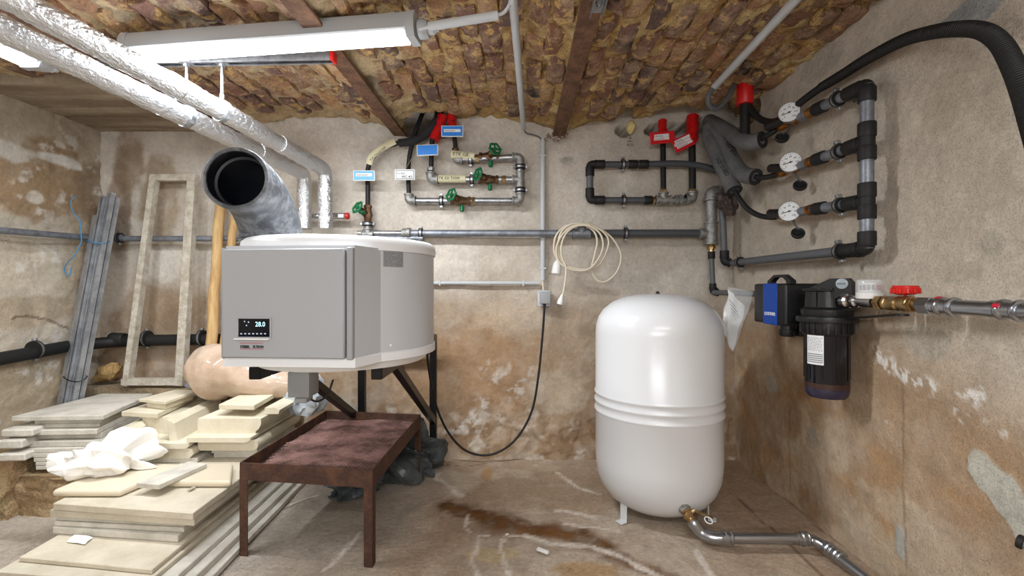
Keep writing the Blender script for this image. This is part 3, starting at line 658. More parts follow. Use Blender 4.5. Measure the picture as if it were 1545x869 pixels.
# ================================================================ PIPE FITTINGS
def U_(v): return V(v).normalized()
def pipe(par, p, q, r, m, name='pipe', label=None, seg=16): return P(name, tube(B(), [V(p), V(q)], r, seg), m, par, label)
def curve(par, pts, r, m, name='pipe', label=None, seg=14, rad=.04): return P(name, tube(B(), fillet(pts, rad), r, seg), m, par, label)
def elbow(par, c, a, b, r, m, L=.045, name='elbow', k=1.22):
    c = V(c); a, b = U_(a), U_(b); bm = B()
    tube(bm, fillet([c+a*L, c, c+b*L], L*.8, 8), r*k, 18)
    for d in (a, b): lathe(bm, [(r*k*1.0, 0), (r*k*1.16, .002), (r*k*1.16, .010), (r*k, .012)], c+d*(L-.012), d, 18)
    return P(name, bm, m, par)
def tee(par, c, a, b, r, m, L=.045, rb=None, name='tee', k=1.22):
    c = V(c); a, b = U_(a), U_(b); rb = rb or r; bm = B()
    tube(bm, [c-a*L, c+a*L], r*k, 18); tube(bm, [c, c+b*L], rb*k, 18)
    for d, q in ((a, r), (-a, r), (b, rb)): lathe(bm, [(q*k, 0), (q*k*1.16, .002), (q*k*1.16, .010), (q*k, .012)], c+d*(L-.012), d, 18)
    return P(name, bm, m, par)
def coupling(par, c, a, r, m, L=.03, name='coupling', k=1.3):
    a = U_(a); return P(name, lathe(B(), [(r, -L), (r*k*.96, -L), (r*k, -L+.003), (r*k, L-.003), (r*k*.96, L), (r, L)], V(c), a, 20), m, par)
def nut(par, c, a, r, m, L=.014, name='hex_nut'):
    return P(name, lathe(B(), [(r*.92, -L), (r, -L+.002), (r, L-.002), (r*.92, L)], V(c), U_(a), 6), m, par)
def clamp(par, c, a, r, wall, dist, m=None, ear=None):
    """steel pipe clamp with rubber lining, ear screw and wall stud"""
    c = V(c); a = U_(a); w_ = U_(wall); e = U_(ear) if ear else a.cross(w_).normalized(); bm = B()
    lathe(bm, [(r*1.15, -.010), (r*1.34, -.010), (r*1.34, .010), (r*1.15, .010)], c, a, 20)
    for s in (1, -1):
        box(bm, c+e*s*(r*1.34+.009), (.02, .014, .02), .002, basis(a, e, a.cross(e)))
        lathe(bm, [(.005, -.013), (.005, .014)], c+e*s*(r*1.34+.010), a.cross(e), 8)
    if dist > r*1.4: tube(bm, [c+w_*r*1.3, c+w_*dist], .005, 8); lathe(bm, [(.013, 0), (.013, .004)], c+w_*(dist-.006), w_, 12)
    o = P('pipe_clamp', bm, m or mGalv, par)
    P('rubber_lining', lathe(B(), [(r*1.0, -.013), (r*1.2, -.013), (r*1.2, -.0105), (r*1.42, -.0102), (r*1.42, -.007), (r*1.2, -.006), (r*1.2, .006), (r*1.42, .007), (r*1.42, .0102), (r*1.2, .0105), (r*1.2, .013), (r*1.0, .013)], c, a, 20), mRubber, o); return o
WY = (0, 1, 0)
def valve(par, c, a, tilt, r=.022, drain=(0, -.15, -1), wheel_r=.039, bl=.085):
    """slanted-seat stop valve: bronze body, bonnet tilted along 'tilt', green wheel, green drain cap"""
    c = V(c); a = U_(a); t = U_(tilt); v = T  # noqa
    bm = B(); lathe(bm, [(r*1.05, -.062), (r*1.25, -.060), (r*1.25, -.045), (r*1.0, -.043), (r*1.15, -.02), (r*1.45, 0), (r*1.15, .022), (r*1.0, .043), (r*1.25, .045), (r*1.25, .060), (r*1.05, .062)], c, a, 8)
    lathe(bm, [(r*.95, -.01), (r*1.0, .03), (r*.98, .045), (r*.7, .052)], c, t, 16)
    o = P('valve_body', bm, mBronze, par, 'bronze slanted valve body')
    P('bonnet_nut', lathe(B(), [(r*.82, .046), (r*.86, .050), (r*.86, .062), (r*.6, .066), (r*.3, .070), (r*.26, bl)], c, t, 6), mBronze, o)
    bm = B(); wc = c+t*bl; ring(bm, wc, t, lambda i: wheel_r*(.86+.12*(i % 4 < 2)), .0065, 24, 8)
    lathe(bm, [(.010, -.006), (.012, 0), (.009, .008), (0, .009)], wc, t, 12); _, u, w2 = frame(t)
    for kk in range(4):
        d = u*math.cos(kk*math.pi/2)+w2*math.sin(kk*math.pi/2); beam(bm, wc, wc+d*wheel_r*.85, .009, .006, up=tuple(t))
    P('hand_wheel', bm, mGreen, o, 'green hand wheel')
    if drain:
        d = U_(drain); P('drain_cap', lathe(B(), [(.008, .02), (.008, .034), (.013, .035), (.014, .05), (.013, .066), (.009, .069)], c+a*.01, d, 12), mGreen, o, 'green drain cap')
    return o
# ---------------------------------------------------------------- galvanised distribution rack, back wall
g = T('galvanised_pipe_rack', 'galvanised pipe rack with three branches and green wheel valves on the back wall', 'pipes', tuple(bw(785, 303)))
R0 = .021; A = bw(785, 237); Bc = bw(785, 271); D = bw(785, 303)
elbow(g, A, (-1, 0, 0), (0, 0, -1), R0, mCast, .05); tee(g, Bc, (0, 0, 1), (-1, 0, 0), R0, mCast, .05); elbow(g, D, (-1, 0, 0), (0, 0, 1), R0, mCast, .05)
pipe(g, A, Bc, R0, mGalv); pipe(g, Bc, D, R0, mGalv)
for py in (252, 287): P('union', lathe(B(), [(R0*1.2, -.016), (R0*1.5, -.014), (R0*1.5, -.006), (R0*1.25, -.004), (R0*1.25, .004), (R0*1.5, .006), (R0*1.5, .014), (R0*1.2, .016)], bw(785, py), (0, 0, 1), 20), mRubber, g, 'dark banded union'); clamp(g, bw(785, py), (0, 0, 1), R0*1.05, WY, .075, ear=(-1, 0, 0))
a0 = bw(688, 241); pipe(g, a0, A, R0*.95, mGalv); elbow(g, a0, (1, 0, 0), (0, 0, 1), R0, mCast, .042)
b0 = bw(650, 271); pipe(g, b0, Bc, R0*.95, mGalv); elbow(g, b0, (1, 0, 0), (0, 0, 1), R0*1.1, mCast, .046)
c0 = bw(617, 303); pipe(g, c0, D, R0*.9, mGalv); elbow(g, c0, (1, 0, 0), (0, 0, 1), R0*1.05, mCast, .044)
pipe(g, bw(688, 228), bw(683, 182), .014, mRubber, 'riser_pipe', 'black plastic riser'); nut(g, bw(687, 226), (0, 0, 1), .021, mBronze, .012); 
pipe(g, bw(650, 262), bw(652, 210), .015, mRubber, 'riser_pipe', 'black plastic riser'); nut(g, bw(650, 255), (0, 0, 1), .024, mCast, .012)
P('riser_pipe', tube(B(), smooth([bw(617, 296), bw(616, 262), bw(618, 235), bw(625, 205), bw(634, 180, 2.9), bw(640, 165, 2.98)], 6), .014, 12), mRubber, g, 'black plastic riser')
pipe(g, bw(652, 212), bw(660, 170, 2.93), .016, mRubber, 'riser_pipe', 'black plastic riser')
valve(g, bw(738, 236), (1, .0, .03), (.42, -.72, .26)); valve(g, bw(737, 271), (1, 0, 0), (-.66, -.60, .22)); valve(g, bw(695, 303), (1, 0, 0), (-.50, -.66, .26))
for px, py in ((710, 241), (712, 271), (666, 303)): clamp(g, bw(px, py), (1, 0, 0), R0, WY, .075)
nut(g, bw(760, 271), (1, 0, 0), .026, mBrass, .014); nut(g, bw(714, 303), (1, 0, 0), .024, mBrass, .012); nut(g, bw(720, 239), (1, 0, 0), .025, mBrass, .012)
# tape strips with handwriting
def strip(par, p, q, r_, s, size, turn=(0, -1, 0)):
    p, q = V(p), V(q); a = (q-p).normalized(); n_ = U_(turn); up = n_.cross(a)*-1
    if up.z < 0: up = -up
    bm = B(); rows = []
    for i in range(9):
        t = math.radians(-80+i*20); rows.append([bm.verts.new(x+n_*r_*math.cos(t)+up*r_*math.sin(t)) for x in (p, q)])
    for i in range(8): bm.faces.new((rows[i][0], rows[i][1], rows[i+1][1], rows[i+1][0]))
    o = P('tape_strip', bm, mTape, par, 'yellowed tape with handwriting')
    text(s, size, p+n_*(r_+.0015)-up*size*.36+a*.012, a, up, mInk, o, 'handwriting'); return o
strip(g, bw(657, 270), bw(703, 270), R0+.003, 'ETK EX THW', .024); strip(g, bw(681, 233, 2.86), bw(716, 236, 2.86), R0+.005, 'ETK GE', .03)
bm = B(); pts = smooth([bw(625, 232, 2.85), bw(619, 243, 2.845), bw(613, 254, 2.84), bw(610, 262, 2.845)], 4); tube(bm, pts, [.012]*len(pts), 6, flat=.12); P('tape_tag', bm, mTape, g, 'loose yellowed tape tail')
# left riser with valve
g2 = T('left_riser_pipe', 'black riser pipe with bronze valve and green wheel rising behind the boiler lid', 'pipes', tuple(bw(555, 352)))
bend = smooth([bw(555, 318), bw(555, 285), bw(555, 257), bw(562, 238), bw(577, 224), bw(600, 216, 2.86), bw(626, 211, 2.86), bw(650, 195, 2.87), bw(662, 178, 2.93)], 8)
P('riser_pipe', tube(B(), bend, .0145, 14), mRubber, g2)
bm = B(); tube(bm, smooth([bw(602, 216, 2.855), bw(626, 212, 2.855), bw(645, 200, 2.865), bw(656, 186, 2.88), bw(664, 172, 2.95)], 8), .024, 16); P('foam_sleeve', bm, mFoamHole, g2, 'dark foam sleeve on the bend')
bm = B(); pts = smooth([bw(556, 248, 2.84), bw(561, 236, 2.838), bw(572, 226, 2.838), bw(586, 218, 2.838), bw(596, 213, 2.84)], 6); tube(bm, pts, .020, 8, flat=.25); tp = P('tape_strip', bm, mTape, g2, 'yellowed tape with handwriting')
text('KALTWASSER', .020, bw(559.5, 243, 2.80), bw(594, 213, 2.8)-bw(559.5, 243, 2.8), (-.6, 0, .75), mInk, tp, 'handwriting')
valve(g2, bw(555, 325), (0, 0, 1), (-.50, -.72, .46), .021, drain=(-.4, -.9, .05))
pipe(g2, bw(555, 346), bw(555, 330), .02, mCast); clamp(g2, bw(555, 338), (0, 0, 1), .022, WY, .075, ear=(1, 0, 0)); nut(g2, bw(555, 312), (0, 0, 1), .022, mBronze, .012)
# red fire sleeves
for px, py, qx, qy, r_, lb in ((655, 211, 668, 176, .031, 'crumpled red sleeve round the riser beside the dark opening'), (684, 198, 681, 172, .026, 'red sleeve behind the upper blue sign'), (1001, 207, 999, 183, .026, 'red sleeve above the flat red sign'), (1044, 212, 1045, 176, .036, 'wider red sleeve above the tilted red sign')):
    bm = B(); p, q = bw(px, py, 2.865), bw(qx, qy, 2.90); n = 10
    tube(bm, [p.lerp(q, i/n) for i in range(n+1)], [r_*(1+.06*math.sin(i*2.1)) for i in range(n+1)], 20)
    for v in bm.verts: v.co += V((mn.noise(v.co*45)*.006, mn.noise(v.co*38)*.005, 0))
    S('pipe_sleeve', bm, mRed, lb, 'sleeve', tuple(p))
# sign plates
def sign(px, py, w, h, rot, m, label, strips=(), m2=None, Y=2.80, edge=mSignW):
    c = bw(px, py, Y); a = math.radians(rot); ux = V((math.cos(a), 0, math.sin(a))); uy = V((-math.sin(a), 0, math.cos(a)))
    r = T('sign_plate', label, 'sign', tuple(c))
    P('backing', box(B(), c, (w, .006, h), .0015, basis(ux, (0, 1, 0), uy)), edge, r)
    P('face', box(B(), c+V((0, -.004, 0)), (w*.93, .003, h*.86), .0008, basis(ux, (0, 1, 0), uy)), m, r)
    P('bracket', box(box(B(), c+V((0, .018, -.0)), (.02, .03, .02), .002), c+V((0, .036, 0)), (.034, .008, .03), .002), mBlack, r)
    for (x, z, ww, hh, s, ts) in strips:
        q = c+ux*x+uy*z+V((0, -.0062, 0)); lb_ = P('label_strip', box(B(), q, (ww, .001, hh), 0, basis(ux, (0, 1, 0), uy)), mPaperL, r, 'white printed strip')
        if s: text(s, ts, q-ux*ww*.45-uy*ts*.36+V((0, -.0008, 0)), ux, uy, mInk, lb_, 'lettering', depth=.0002)
    return r
sign(549.5, 265, .130, .062, 0, mBlueL, 'light blue sign plate on the riser beside the boiler', ((0, .004, .098, .019, 'Kaltwasser', .016),))
sign(645, 226.5, .128, .066, 2, mBlue, 'plain blue sign plate without writing, on the middle riser')
sign(682.5, 198, .132, .068, 0, mBlue, 'blue sign plate with a white strip just below the bricks', ((0, .002, .100, .017, 'Kaltwasser', .014),))
q = sign(611, 263.5, .122, .064, 0, mSignW, 'white sign plate with black frame on the second riser')
c = bw(611, 263.5, 2.7945); bm = B()
for x, z, ww, hh in ((0, .025, .104, .003), (0, -.025, .104, .003), (-.052, 0, .003, .052), (.052, 0, .003, .052)): box(bm, c+V((x, 0, z)), (ww, .001, hh))
P('printed_frame', bm, mInk, q)
text('EG Bad', .019, c+V((-.046, -.001, .002)), (1, 0, 0), (0, 0, 1), mInk, q, depth=.0002, sx=.8); text('WC 4/3', .022, c+V((-.02, -.001, -.02)), (1, 0, 0), (0, 0, 1), mInk, q, depth=.0002, sx=.9, bold=.0005)
sign(999.5, 207.5, .148, .072, 5, mRedSign, 'flat red sign plate with a white strip above the left riser', ((-.006, .010, .088, .018, 'Heizung', .014), (-.008, -.008, .092, .016, 'Vorlauf EG', .013)), edge=mRedSign)
sign(1031, 215, .126, .080, 26, mRedSign, 'tilted red sign plate with three white strips beside the foam pipes', ((.0, .022, .10, .016, 'Heizung', .013), (-.006, .004, .106, .016, 'Ruecklauf EG', .012), (.0, -.014, .1, .015, 'Warmwasser', .012)), edge=mRedSign)
# ---------------------------------------------------------------- long horizontal main
g3 = T('long_main_pipe', 'long horizontal galvanised pipe from behind the boiler to the right corner', 'pipes', tuple(bw(612, 352)))
RM = .022
pipe(g3, bw(540, 352), bw(612, 352), .018, mGalv); tee(g3, bw(555, 354), (1, 0, 0), (0, 0, 1), .02, mCast, .04)
P('union', lathe(B(), [(.022, -.04), (.030, -.036), (.032, -.02), (.028, -.008), (.034, -.006), (.034, .012), (.026, .02)], bw(616, 352), (1, 0, 0), 16), mCast, g3)
pipe(g3, bw(616, 352), bw(875, 352), RM, mGalvP); pipe(g3, bw(875, 352), bw(1066, 352), RM*1.1, mPipeDark, label='darker grey pipe section')
clamp(g3, bw(635, 352), (1, 0, 0), RM, WY, .08); clamp(g3, bw(944, 352), (1, 0, 0), RM*1.1, WY, .08)
tee(g3, bw(877, 352), (1, 0, 0), (0, -.3, 1), RM*1.1, mGalvP, .055, k=1.25)
P('plug', lathe(B(), [(.022, 0), (.024, .012), (.012, .014), (.012, .024)], bw(877, 344, 2.86), (0, -.3, 1), 10), mGalv, g3, 'galvanised screw plug')
cV = bw(1073, 352, 2.85); pipe(g3, cV, bw(1073, 300, 2.85), .034, mCast); tee(g3, cV, (0, 0, 1), (-1, 0, 0), .033, mCast, .07, rb=.025, k=1.15)
elbow(g3, bw(1073, 290, 2.85), (0, 0, -1), (.9, .25, 0), .034, mCast, .055, k=1.15)
pipe(g3, bw(1082, 290, 2.86), bw(1096, 289, 2.94), .034, mCast)
P('brass_adapter', lathe(B(), [(.03, 0), (.032, .008), (.024, .012), (.028, .024), (.028, .034), (.018, .036), (.018, .06)], bw(1073, 367, 2.85), (0, 0, -1), 8), mBrass, g3)
coupling(g3, bw(1073.5, 385, 2.85), (0, 0, 1), .016, mRubber, .022)
pipe(g3, bw(1073.5, 385, 2.85), bw(1075.5, 432, 2.84), .0155, mPipeGrey, label='thin grey drop pipe')
coupling(g3, bw(1075.5, 432, 2.84), (0, 0, 1), .016, mRubber, .018)
elbow(g3, bw(1076, 441, 2.84), (0, 0, 1), (1, -.15, 0), .016, mRubber, .032, k=1.3)
pipe(g3, bw(1076, 441, 2.84), at(1152, 444, 2.31), .0155, mPipeGrey, label='thin grey pipe running to the filter')
# ---------------------------------------------------------------- grey loop left of the foam pipes
g4 = T('grey_plastic_pipe_loop', 'grey plastic pipe loop with black couplings below the two red signs', 'pipes', tuple(bw(890, 303)))
RP = .021; y1, y2 = 248, 302
pipe(g4, bw(890, y1), bw(890, y2), RP, mPipeGrey)
for py in (259, 291): coupling(g4, bw(890, py), (0, 0, 1), RP, mRubber, .028)
elbow(g4, bw(890, y1), (0, 0, -1), (1, 0, 0), RP, mRubber, .04, k=1.15); elbow(g4, bw(890, y2), (0, 0, 1), (1, 0, 0), RP, mRubber, .04, k=1.15)
for py in (y1, y2): coupling(g4, bw(906, py), (1, 0, 0), RP, mRubber, .026)
P('pipe', tube(B(), smooth([bw(890, y1), bw(930, y1), bw(985, 247.5), bw(1025, 247), bw(1055, 250), bw(1082, 257, 2.86)], 6), RP*.95, 14), mPipeDark, g4)
coupling(g4, bw(955, y1), (1, 0, 0), RP, mRubber, .028); coupling(g4, bw(971, y1), (1, 0, 0), RP, mRubber, .028)
clamp(g4, bw(940, y1), (1, 0, 0), RP, WY, .08); clamp(g4, bw(941, y2), (1, 0, 0), RP, WY, .08)
pipe(g4, bw(890, y2), bw(985, y2), RP*.95, mPipeDark); coupling(g4, bw(978, y2), (1, 0, 0), RP, mRubber, .024); nut(g4, bw(988, y2), (1, 0, 0), .022, mBrass, .012)
tee(g4, bw(1001, y2), (1, 0, 0), (0, 0, 1), .022, mCast, .05); P('union', lathe(B(), [(.024, -.03), (.030, -.028), (.030, -.012), (.024, -.008), (.033, -.004), (.033, .014), (.024, .018)], bw(1025, 301.5), (1, 0, 0), 8), mCast, g4)
pipe(g4, bw(1001, y2), bw(1044, y2), .020, mGalv); elbow(g4, bw(1045, 300), (-1, 0, 0), (0, 0, 1), .024, mCast, .045)
for px, r_ in ((1001, .017), (1045, .021)):
    pipe(g4, bw(px, 292, 2.88), bw(px-1, 190, 2.92 if px < 1020 else 2.9), r_, mRubber, 'riser_pipe', 'black plastic riser'); nut(g4, bw(px, 288, 2.875), (0, 0, 1), r_*1.35, mBrass, .010)
# ---------------------------------------------------------------- left side pipes (run along both walls)
g5 = T('left_water_pipe', 'thin grey pipe running along the left wall and behind the frame', 'pipes', (-2.58, 2.86, 1.37))
pts = [(XL+.06, -1.2, 1.33), (XL+.06, 2.3, 1.368), (XL+.07, 2.87, 1.385), (-.6, 2.87, 1.387)]
P('pipe', tube(B(), fillet(pts, .05), .0175, 14), mGalvP, g5)
coupling(g5, atX(131, 358, XL+.06), (0, 1, 0), .018, mGalvP, .03, k=1.25); coupling(g5, bw(176, 359), (1, 0, 0), .018, mGalvP, .03, k=1.25)
clamp(g5, bw(180, 359), (1, 0, 0), .02, WY, .08)
P('rubber_ring', ring(B(), bw(182, 359), (1, 0, 0), .026, .007, 20, 8), mRubber, g5)
g6 = T('black_drain_pipe', 'thick black drain pipe with clamps low on the left wall and behind the frame', 'pipes', (-2.55, 2.85, .75))
pts = [(XL+.045, -1.2, .64), (XL+.045, 2.2, .715), (XL+.045, 2.70, .742), (XL+.16, 2.87, .748), (-2.3, 2.87, .757), (-1.2, 2.87, .772)]
P('pipe', tube(B(), fillet(pts, .12), .034, 18), mRubber, g6)
P('white_seal_ring', lathe(B(), [(.035, -.006), (.041, -.006), (.041, .006), (.035, .006)], bw(169, 512, 2.87), (1, 0, 0), 24), mWhiteP, g6, 'white seal ring')
P('socket', lathe(B(), [(.034, -.05), (.040, -.045), (.043, -.03), (.040, -.02), (.040, .04), (.036, .045)], bw(178, 512, 2.87), (1, 0, 0), 24), mRubber, g6)
clamp(g6, bw(222, 511, 2.87), (1, 0, .05), .034, WY, .09); clamp(g6, atX(53, 527.5, XL+.045), (0, 1, .05), .034, (-1, 0, 0), .06)
clamp(g6, bw(305, 510, 2.87), (1, 0, .05), .034, WY, .09)
# red capped stub between the ducts
k = T('drain_stub', 'short metal stub with a red end beside the right foil duct', 'fitting', tuple(bw(500, 326, 2.86)))
pipe(k, bw(462, 326, 2.86), bw(505, 326, 2.86), .016, mChrome, 'pipe'); pipe(k, bw(503, 326, 2.86), bw(522, 326, 2.86), .019, mSteel, 'press_socket')
P('red_end', lathe(B(), [(.021, 0), (.022, .004), (.021, .016), (.018, .019)], bw(522, 326, 2.86), (1, 0, 0), 16), mRed, k, 'red end ring')
P('pipe_label', box(B(), bw(514, 325.5, 2.838), (.034, .002, .022), 0), mPaperL, k)
# ---------------------------------------------------------------- conduits, box, cables
g7 = T('vertical_conduit', 'light grey conduit from the ceiling down the back wall to the switch box', 'conduit', tuple(bw(819, 430)))
yc = 2.915
P('conduit_tube', tube(B(), [at(774, 0, 1.56), at(790, 193, 2.86)], .0155, 16), mConduit, g7)
P('conduit_tube', tube(B(), [at(774, 0, 1.56)+V((-.01, -1.2, -.0)), at(774, 0, 1.56)], .0155, 16), mConduit, g7)
P('cable', tube(B(), smooth([at(789, 188, 2.84), bw(793, 200, 2.88), bw(803, 203, yc), bw(815, 208, yc), bw(819, 222, yc)], 6), .005, 8), mPipeGrey, g7, 'bare grey cable between the tubes')
P('conduit_tube', tube(B(), [bw(819, 211, yc), bw(819, 423, yc)], .016, 16), mConduit, g7)
for py in (235, 405): P('conduit_clip', box(B(), bw(819, py, yc), (.046, .03, .014), .003), mConduit, g7)
P('cable', tube(B(), smooth([bw(819, 420, yc), bw(819.5, 432, yc), bw(820, 440, yc)], 4), .006, 8), mCream, g7)
k = T('horizontal_conduit', 'thin light grey conduit running from the boiler to the vertical conduit', 'conduit', tuple(bw(738, 427, yc)))
P('conduit_tube', tube(B(), [bw(600, 427, yc), bw(814, 427, yc)], .0115, 14), mConduit, k)
for px in (664, 790): P('conduit_clip', box(B(), bw(px, 427, yc), (.014, .026, .036), .003), mConduit, k)
k = T('lamp_feed_conduit', 'short light grey conduit between the lamp end and the ceiling conduit', 'conduit', tuple(at(700, 30, 1.6)))
P('conduit_tube', tube(B(), [at(648, 40, 1.63), at(752, 23, 1.60)], .0155, 16), mConduit, k)
P('cable', tube(B(), smooth([at(750, 23, 1.60), at(760, 19, 1.59), at(768, 8, 1.57), at(771, -4, 1.56)], 6), .006, 8), mConduit, k)
P('cable', tube(B(), smooth([at(632, 44, 1.645), at(640, 42, 1.64), at(650, 40, 1.63)], 4), .006, 8), mConduit, k)
k = T('right_ceiling_conduit', 'white conduit under the right vault ending in a grey cable hook', 'conduit', tuple(at(1078, 130, 2.36)))
P('conduit_tube', tube(B(), [at(1203, -3, 1.63), at(1078, 131, 2.36)], .0175, 16), mConduit, k)
P('conduit_tube', tube(B(), [at(1203, -3, 1.63)+V((-.01, -1.2, 0)), at(1203, -3, 1.63)], .0175, 16), mConduit, k)
P('cable', tube(B(), smooth([at(1080, 129, 2.34), at(1070, 142, 2.40), at(1069, 156, 2.42), at(1078, 164, 2.44), at(1090, 158, 2.45), at(1101, 143, 2.46), at(1112, 120, 2.5)], 7), .013, 12), mPipeGrey, k, 'thick grey cable loop')
P('conduit_clip', tube(B(), smooth([at(1094, 116, 2.3), at(1096, 105, 2.28), at(1101, 100, 2.28)], 4), .004, 6), mConduit, k)
# switch box
k = T('socket_box', 'light grey wall socket box with a black plug under the vertical conduit', 'socket', tuple(bw(821, 450, 2.93)))
cb = bw(820.5, 450, 2.90); P('box_body', box(B(), cb, (.082, .05, .098), .008, seg=2), mConduit, k)
P('cover', box(B(), cb+V((.006, -.038, .004)), (.066, .03, .074), .006, seg=2), mPanelD, k, 'mid grey hinged cover')
P('screw', lathe(B(), [(.004, 0), (.003, .002)], cb+V((-.032, -.025, .038)), (0, -1, 0), 8), mGalv, k)
P('screw', lathe(B(), [(.004, 0), (.003, .002)], cb+V((.032, -.025, -.044)), (0, -1, 0), 8), mGalv, k)
P('plug_strain_relief', lathe(B(), [(.010, 0), (.009, .01), (.006, .022)], cb+V((.002, -.034, -.032)), (0, -.2, -1), 10), mRubber, k)
S('power_cable', tube(B(), smooth([cb+V((.002, -.036, -.05)), bw(819, 500, 2.87), bw(812, 570, 2.87), bw(801, 624, 2.87), bw(775, 666, 2.87), bw(740, 686, 2.87), bw(705, 681, 2.85), bw(678, 655, 2.8), bw(659, 615, 2.7), bw(650, 575, 2.55), bw(645, 540, 2.35), at(646, 524, 2.12), at(640, 512, 2.1)], 8), .0068, 10), mRubber, 'black power cable hanging in a deep loop from socket box to boiler', 'cable', tuple(bw(740, 686, 2.87)))
# extension cord coiled over the pipe
k = T('extension_cord', 'cream extension cord coiled over the long pipe with socket and plug hanging', 'cord', tuple(bw(877, 340, 2.84)))
Yc = 2.80
def cp(l, off=0): return smooth([bw(x, y, Yc-off) for x, y in l], 7)
P('cable', tube(B(), cp([(841, 392), (836, 378), (838, 358), (850, 343), (868, 337), (885, 338), (905, 345), (926, 362), (937, 385), (932, 408), (918, 423), (905, 425), (896, 416), (893, 404), (897, 385), (901, 365), (896, 349), (880, 338)]), .0062, 10), mCream, k)
P('cable', tube(B(), cp([(880, 338), (862, 338), (847, 350), (842, 370), (845, 390), (855, 401), (872, 406), (890, 406), (905, 398), (915, 380), (918, 362), (908, 348), (890, 340)], .014), .0062, 10), mCream, k)
P('cable', tube(B(), cp([(890, 340), (868, 340), (850, 352), (840, 372), (842, 392), (852, 402), (868, 408), (888, 406), (902, 392), (910, 372), (905, 352), (888, 341), (870, 341), (856, 350), (848, 366), (847, 385), (853, 400), (854, 412), (852, 430), (849, 446)], .026), .0062, 10), mCream, k)
P('socket_end', lathe(B(), [(.008, 0), (.012, .012), (.024, .03), (.027, .05), (.030, .085), (.029, .092), (.02, .093)], bw(842, 390, Yc), (-.12, 0, -1), 14), mWhiteP, k, 'white socket end')
P('plug_end', lathe(B(), [(.007, 0), (.012, .02), (.016, .03), (.020, .044), (.019, .062)], bw(848.5, 444, Yc-.026), (-.25, 0, -1), 14), mWhiteP, k, 'white plug')
pe = bw(848.5, 444, Yc-.026)+U_((-.25, 0, -1))*.062
for s in (-1, 1): P('plug_pin', tube(B(), [pe+V((s*.009, 0, 0)), pe+V((s*.009-.005, 0, -.02))], .0024, 8), mChrome, k)
# ================================================================ FOAM PIPES AND RIGHT WALL
def foampipe(pts, r_, label, inner, txt=None, tp=None):
    k = T('insulated_pipe', label, 'pipe', tuple(pts[0])); s_ = smooth(pts, 10)
    P('foam_tube', tube(B(), s_, r_, 24), mFoam, k)
    d = (s_[-1]-s_[-2]).normalized()
    P('foam_end', lathe(B(), [(r_*.98, -.002), (r_*1.0, .002), (r_*.55, .003), (r_*.5, -.002)], s_[-1], d, 24), mFoamHole, k, 'dark open foam end')
    P('inner_pipe', tube(B(), smooth([s_[-1]-d*.03]+inner, 8), .0135, 12), mRubber, k, 'black pipe coming out of the foam')
    if txt:
        o, a, up = tp; text(txt, .032, o, a, up, mInk, k, 'handwriting', depth=.0003)
XP = XR-.085
foampipe([bw(1070, 183, 2.86), at(1080, 188, 2.78), at(1100, 200, 2.66), at(1118, 212, 2.52), at(1135, 215, 2.43), at(1150, 211, 2.38)], .043, 'upper grey foam insulated pipe bending towards the first gauge', [at(1160, 203, 2.33), at(1172, 195, 2.29)])
foampipe([bw(1070, 192, 2.80), at(1082, 203, 2.74), at(1097, 228, 2.66), at(1110, 250, 2.58), at(1122, 263, 2.50), at(1140, 267, 2.42)], .043, 'middle grey foam insulated pipe bending towards the second gauge', [at(1150, 268, 2.38), at(1168, 265, 2.31), at(1180, 261, 2.26)], 'GO 6HV', (at(1094, 215, 2.615), at(1114, 247, 2.55)-at(1094, 215, 2.62), (.8, -.2, .5)))
foampipe([bw(1068, 203, 2.78), at(1076, 220, 2.72), at(1086, 243, 2.66), at(1097, 265, 2.60), at(1108, 288, 2.54)], .043, 'lower grey foam insulated pipe ending above the grey drop pipe', [at(1116, 300, 2.50), at(1128, 315, 2.46), at(1145, 325, 2.40), at(1165, 328, 2.32), at(1178, 325, 2.28)], 'HZ SUED', (at(1079, 240, 2.605), at(1101, 275, 2.53)-at(1079, 240, 2.6), (.8, -.2, .5)))
# crumpled brown tape wrap below
bm = B(); bmesh.ops.create_icosphere(bm, subdivisions=4, radius=1); c0 = at(1098, 305, 2.72)
for v in bm.verts:
    p = v.co.copy(); k_ = 1+.45*mn.noise(p*2.2)+.25*abs(mn.noise(p*5)); v.co = V((p.x*.045*k_, p.y*.05*k_, p.z*.075*k_))+c0+V((p.z*-.02, 0, 0))
S('crumpled_tape_wrap', bm, mat('brown_wrap', (70, 60, 56), .35, .2, .6, 30), 'crumpled dark brown tape wrapped round the pipes below the foam tubes', 'tape', tuple(c0), sm=25)
# grey drop pipe + bottom line + manifold = one rigid loop
m_ = T('right_wall_manifold', 'grey and black plastic manifold with three thermometer branches on the right wall', 'pipes', tuple(atX(1308, 378, XP)))
def rw(px, py, X=XP): return atX(px, py, X)
RV = .0225; top, bot = rw(1308, 128), rw(1308, 375)
pipe(m_, top, bot, RV, mGalvP, label='grey vertical pipe')
cs = [(128, 'e'), (213, 't'), (303, 't'), (375, 'e')]
WX = (1, 0, 0)
BR_ = [(128, (1150, 206)), (213, (1150, 270)), (303, (1160, 323))]
for py, kd in cs:
    c = rw(1308, py); dz = {128: (1,), 213: (1, -1), 303: (1, -1), 375: (-1,)}[py]
    if kd == 'e': elbow(m_, c, (0, 0, -1 if py == 128 else 1), (0, 1, 0), RV, mRubber, .042, k=1.15)
    else: tee(m_, c, (0, 0, 1), (0, 1, 0), RV, mRubber, .042, k=1.15)
for py in (143, 231, 196, 287, 320, 360): coupling(m_, rw(1308, py), (0, 0, 1), RV, mRubber, .026, k=1.32)
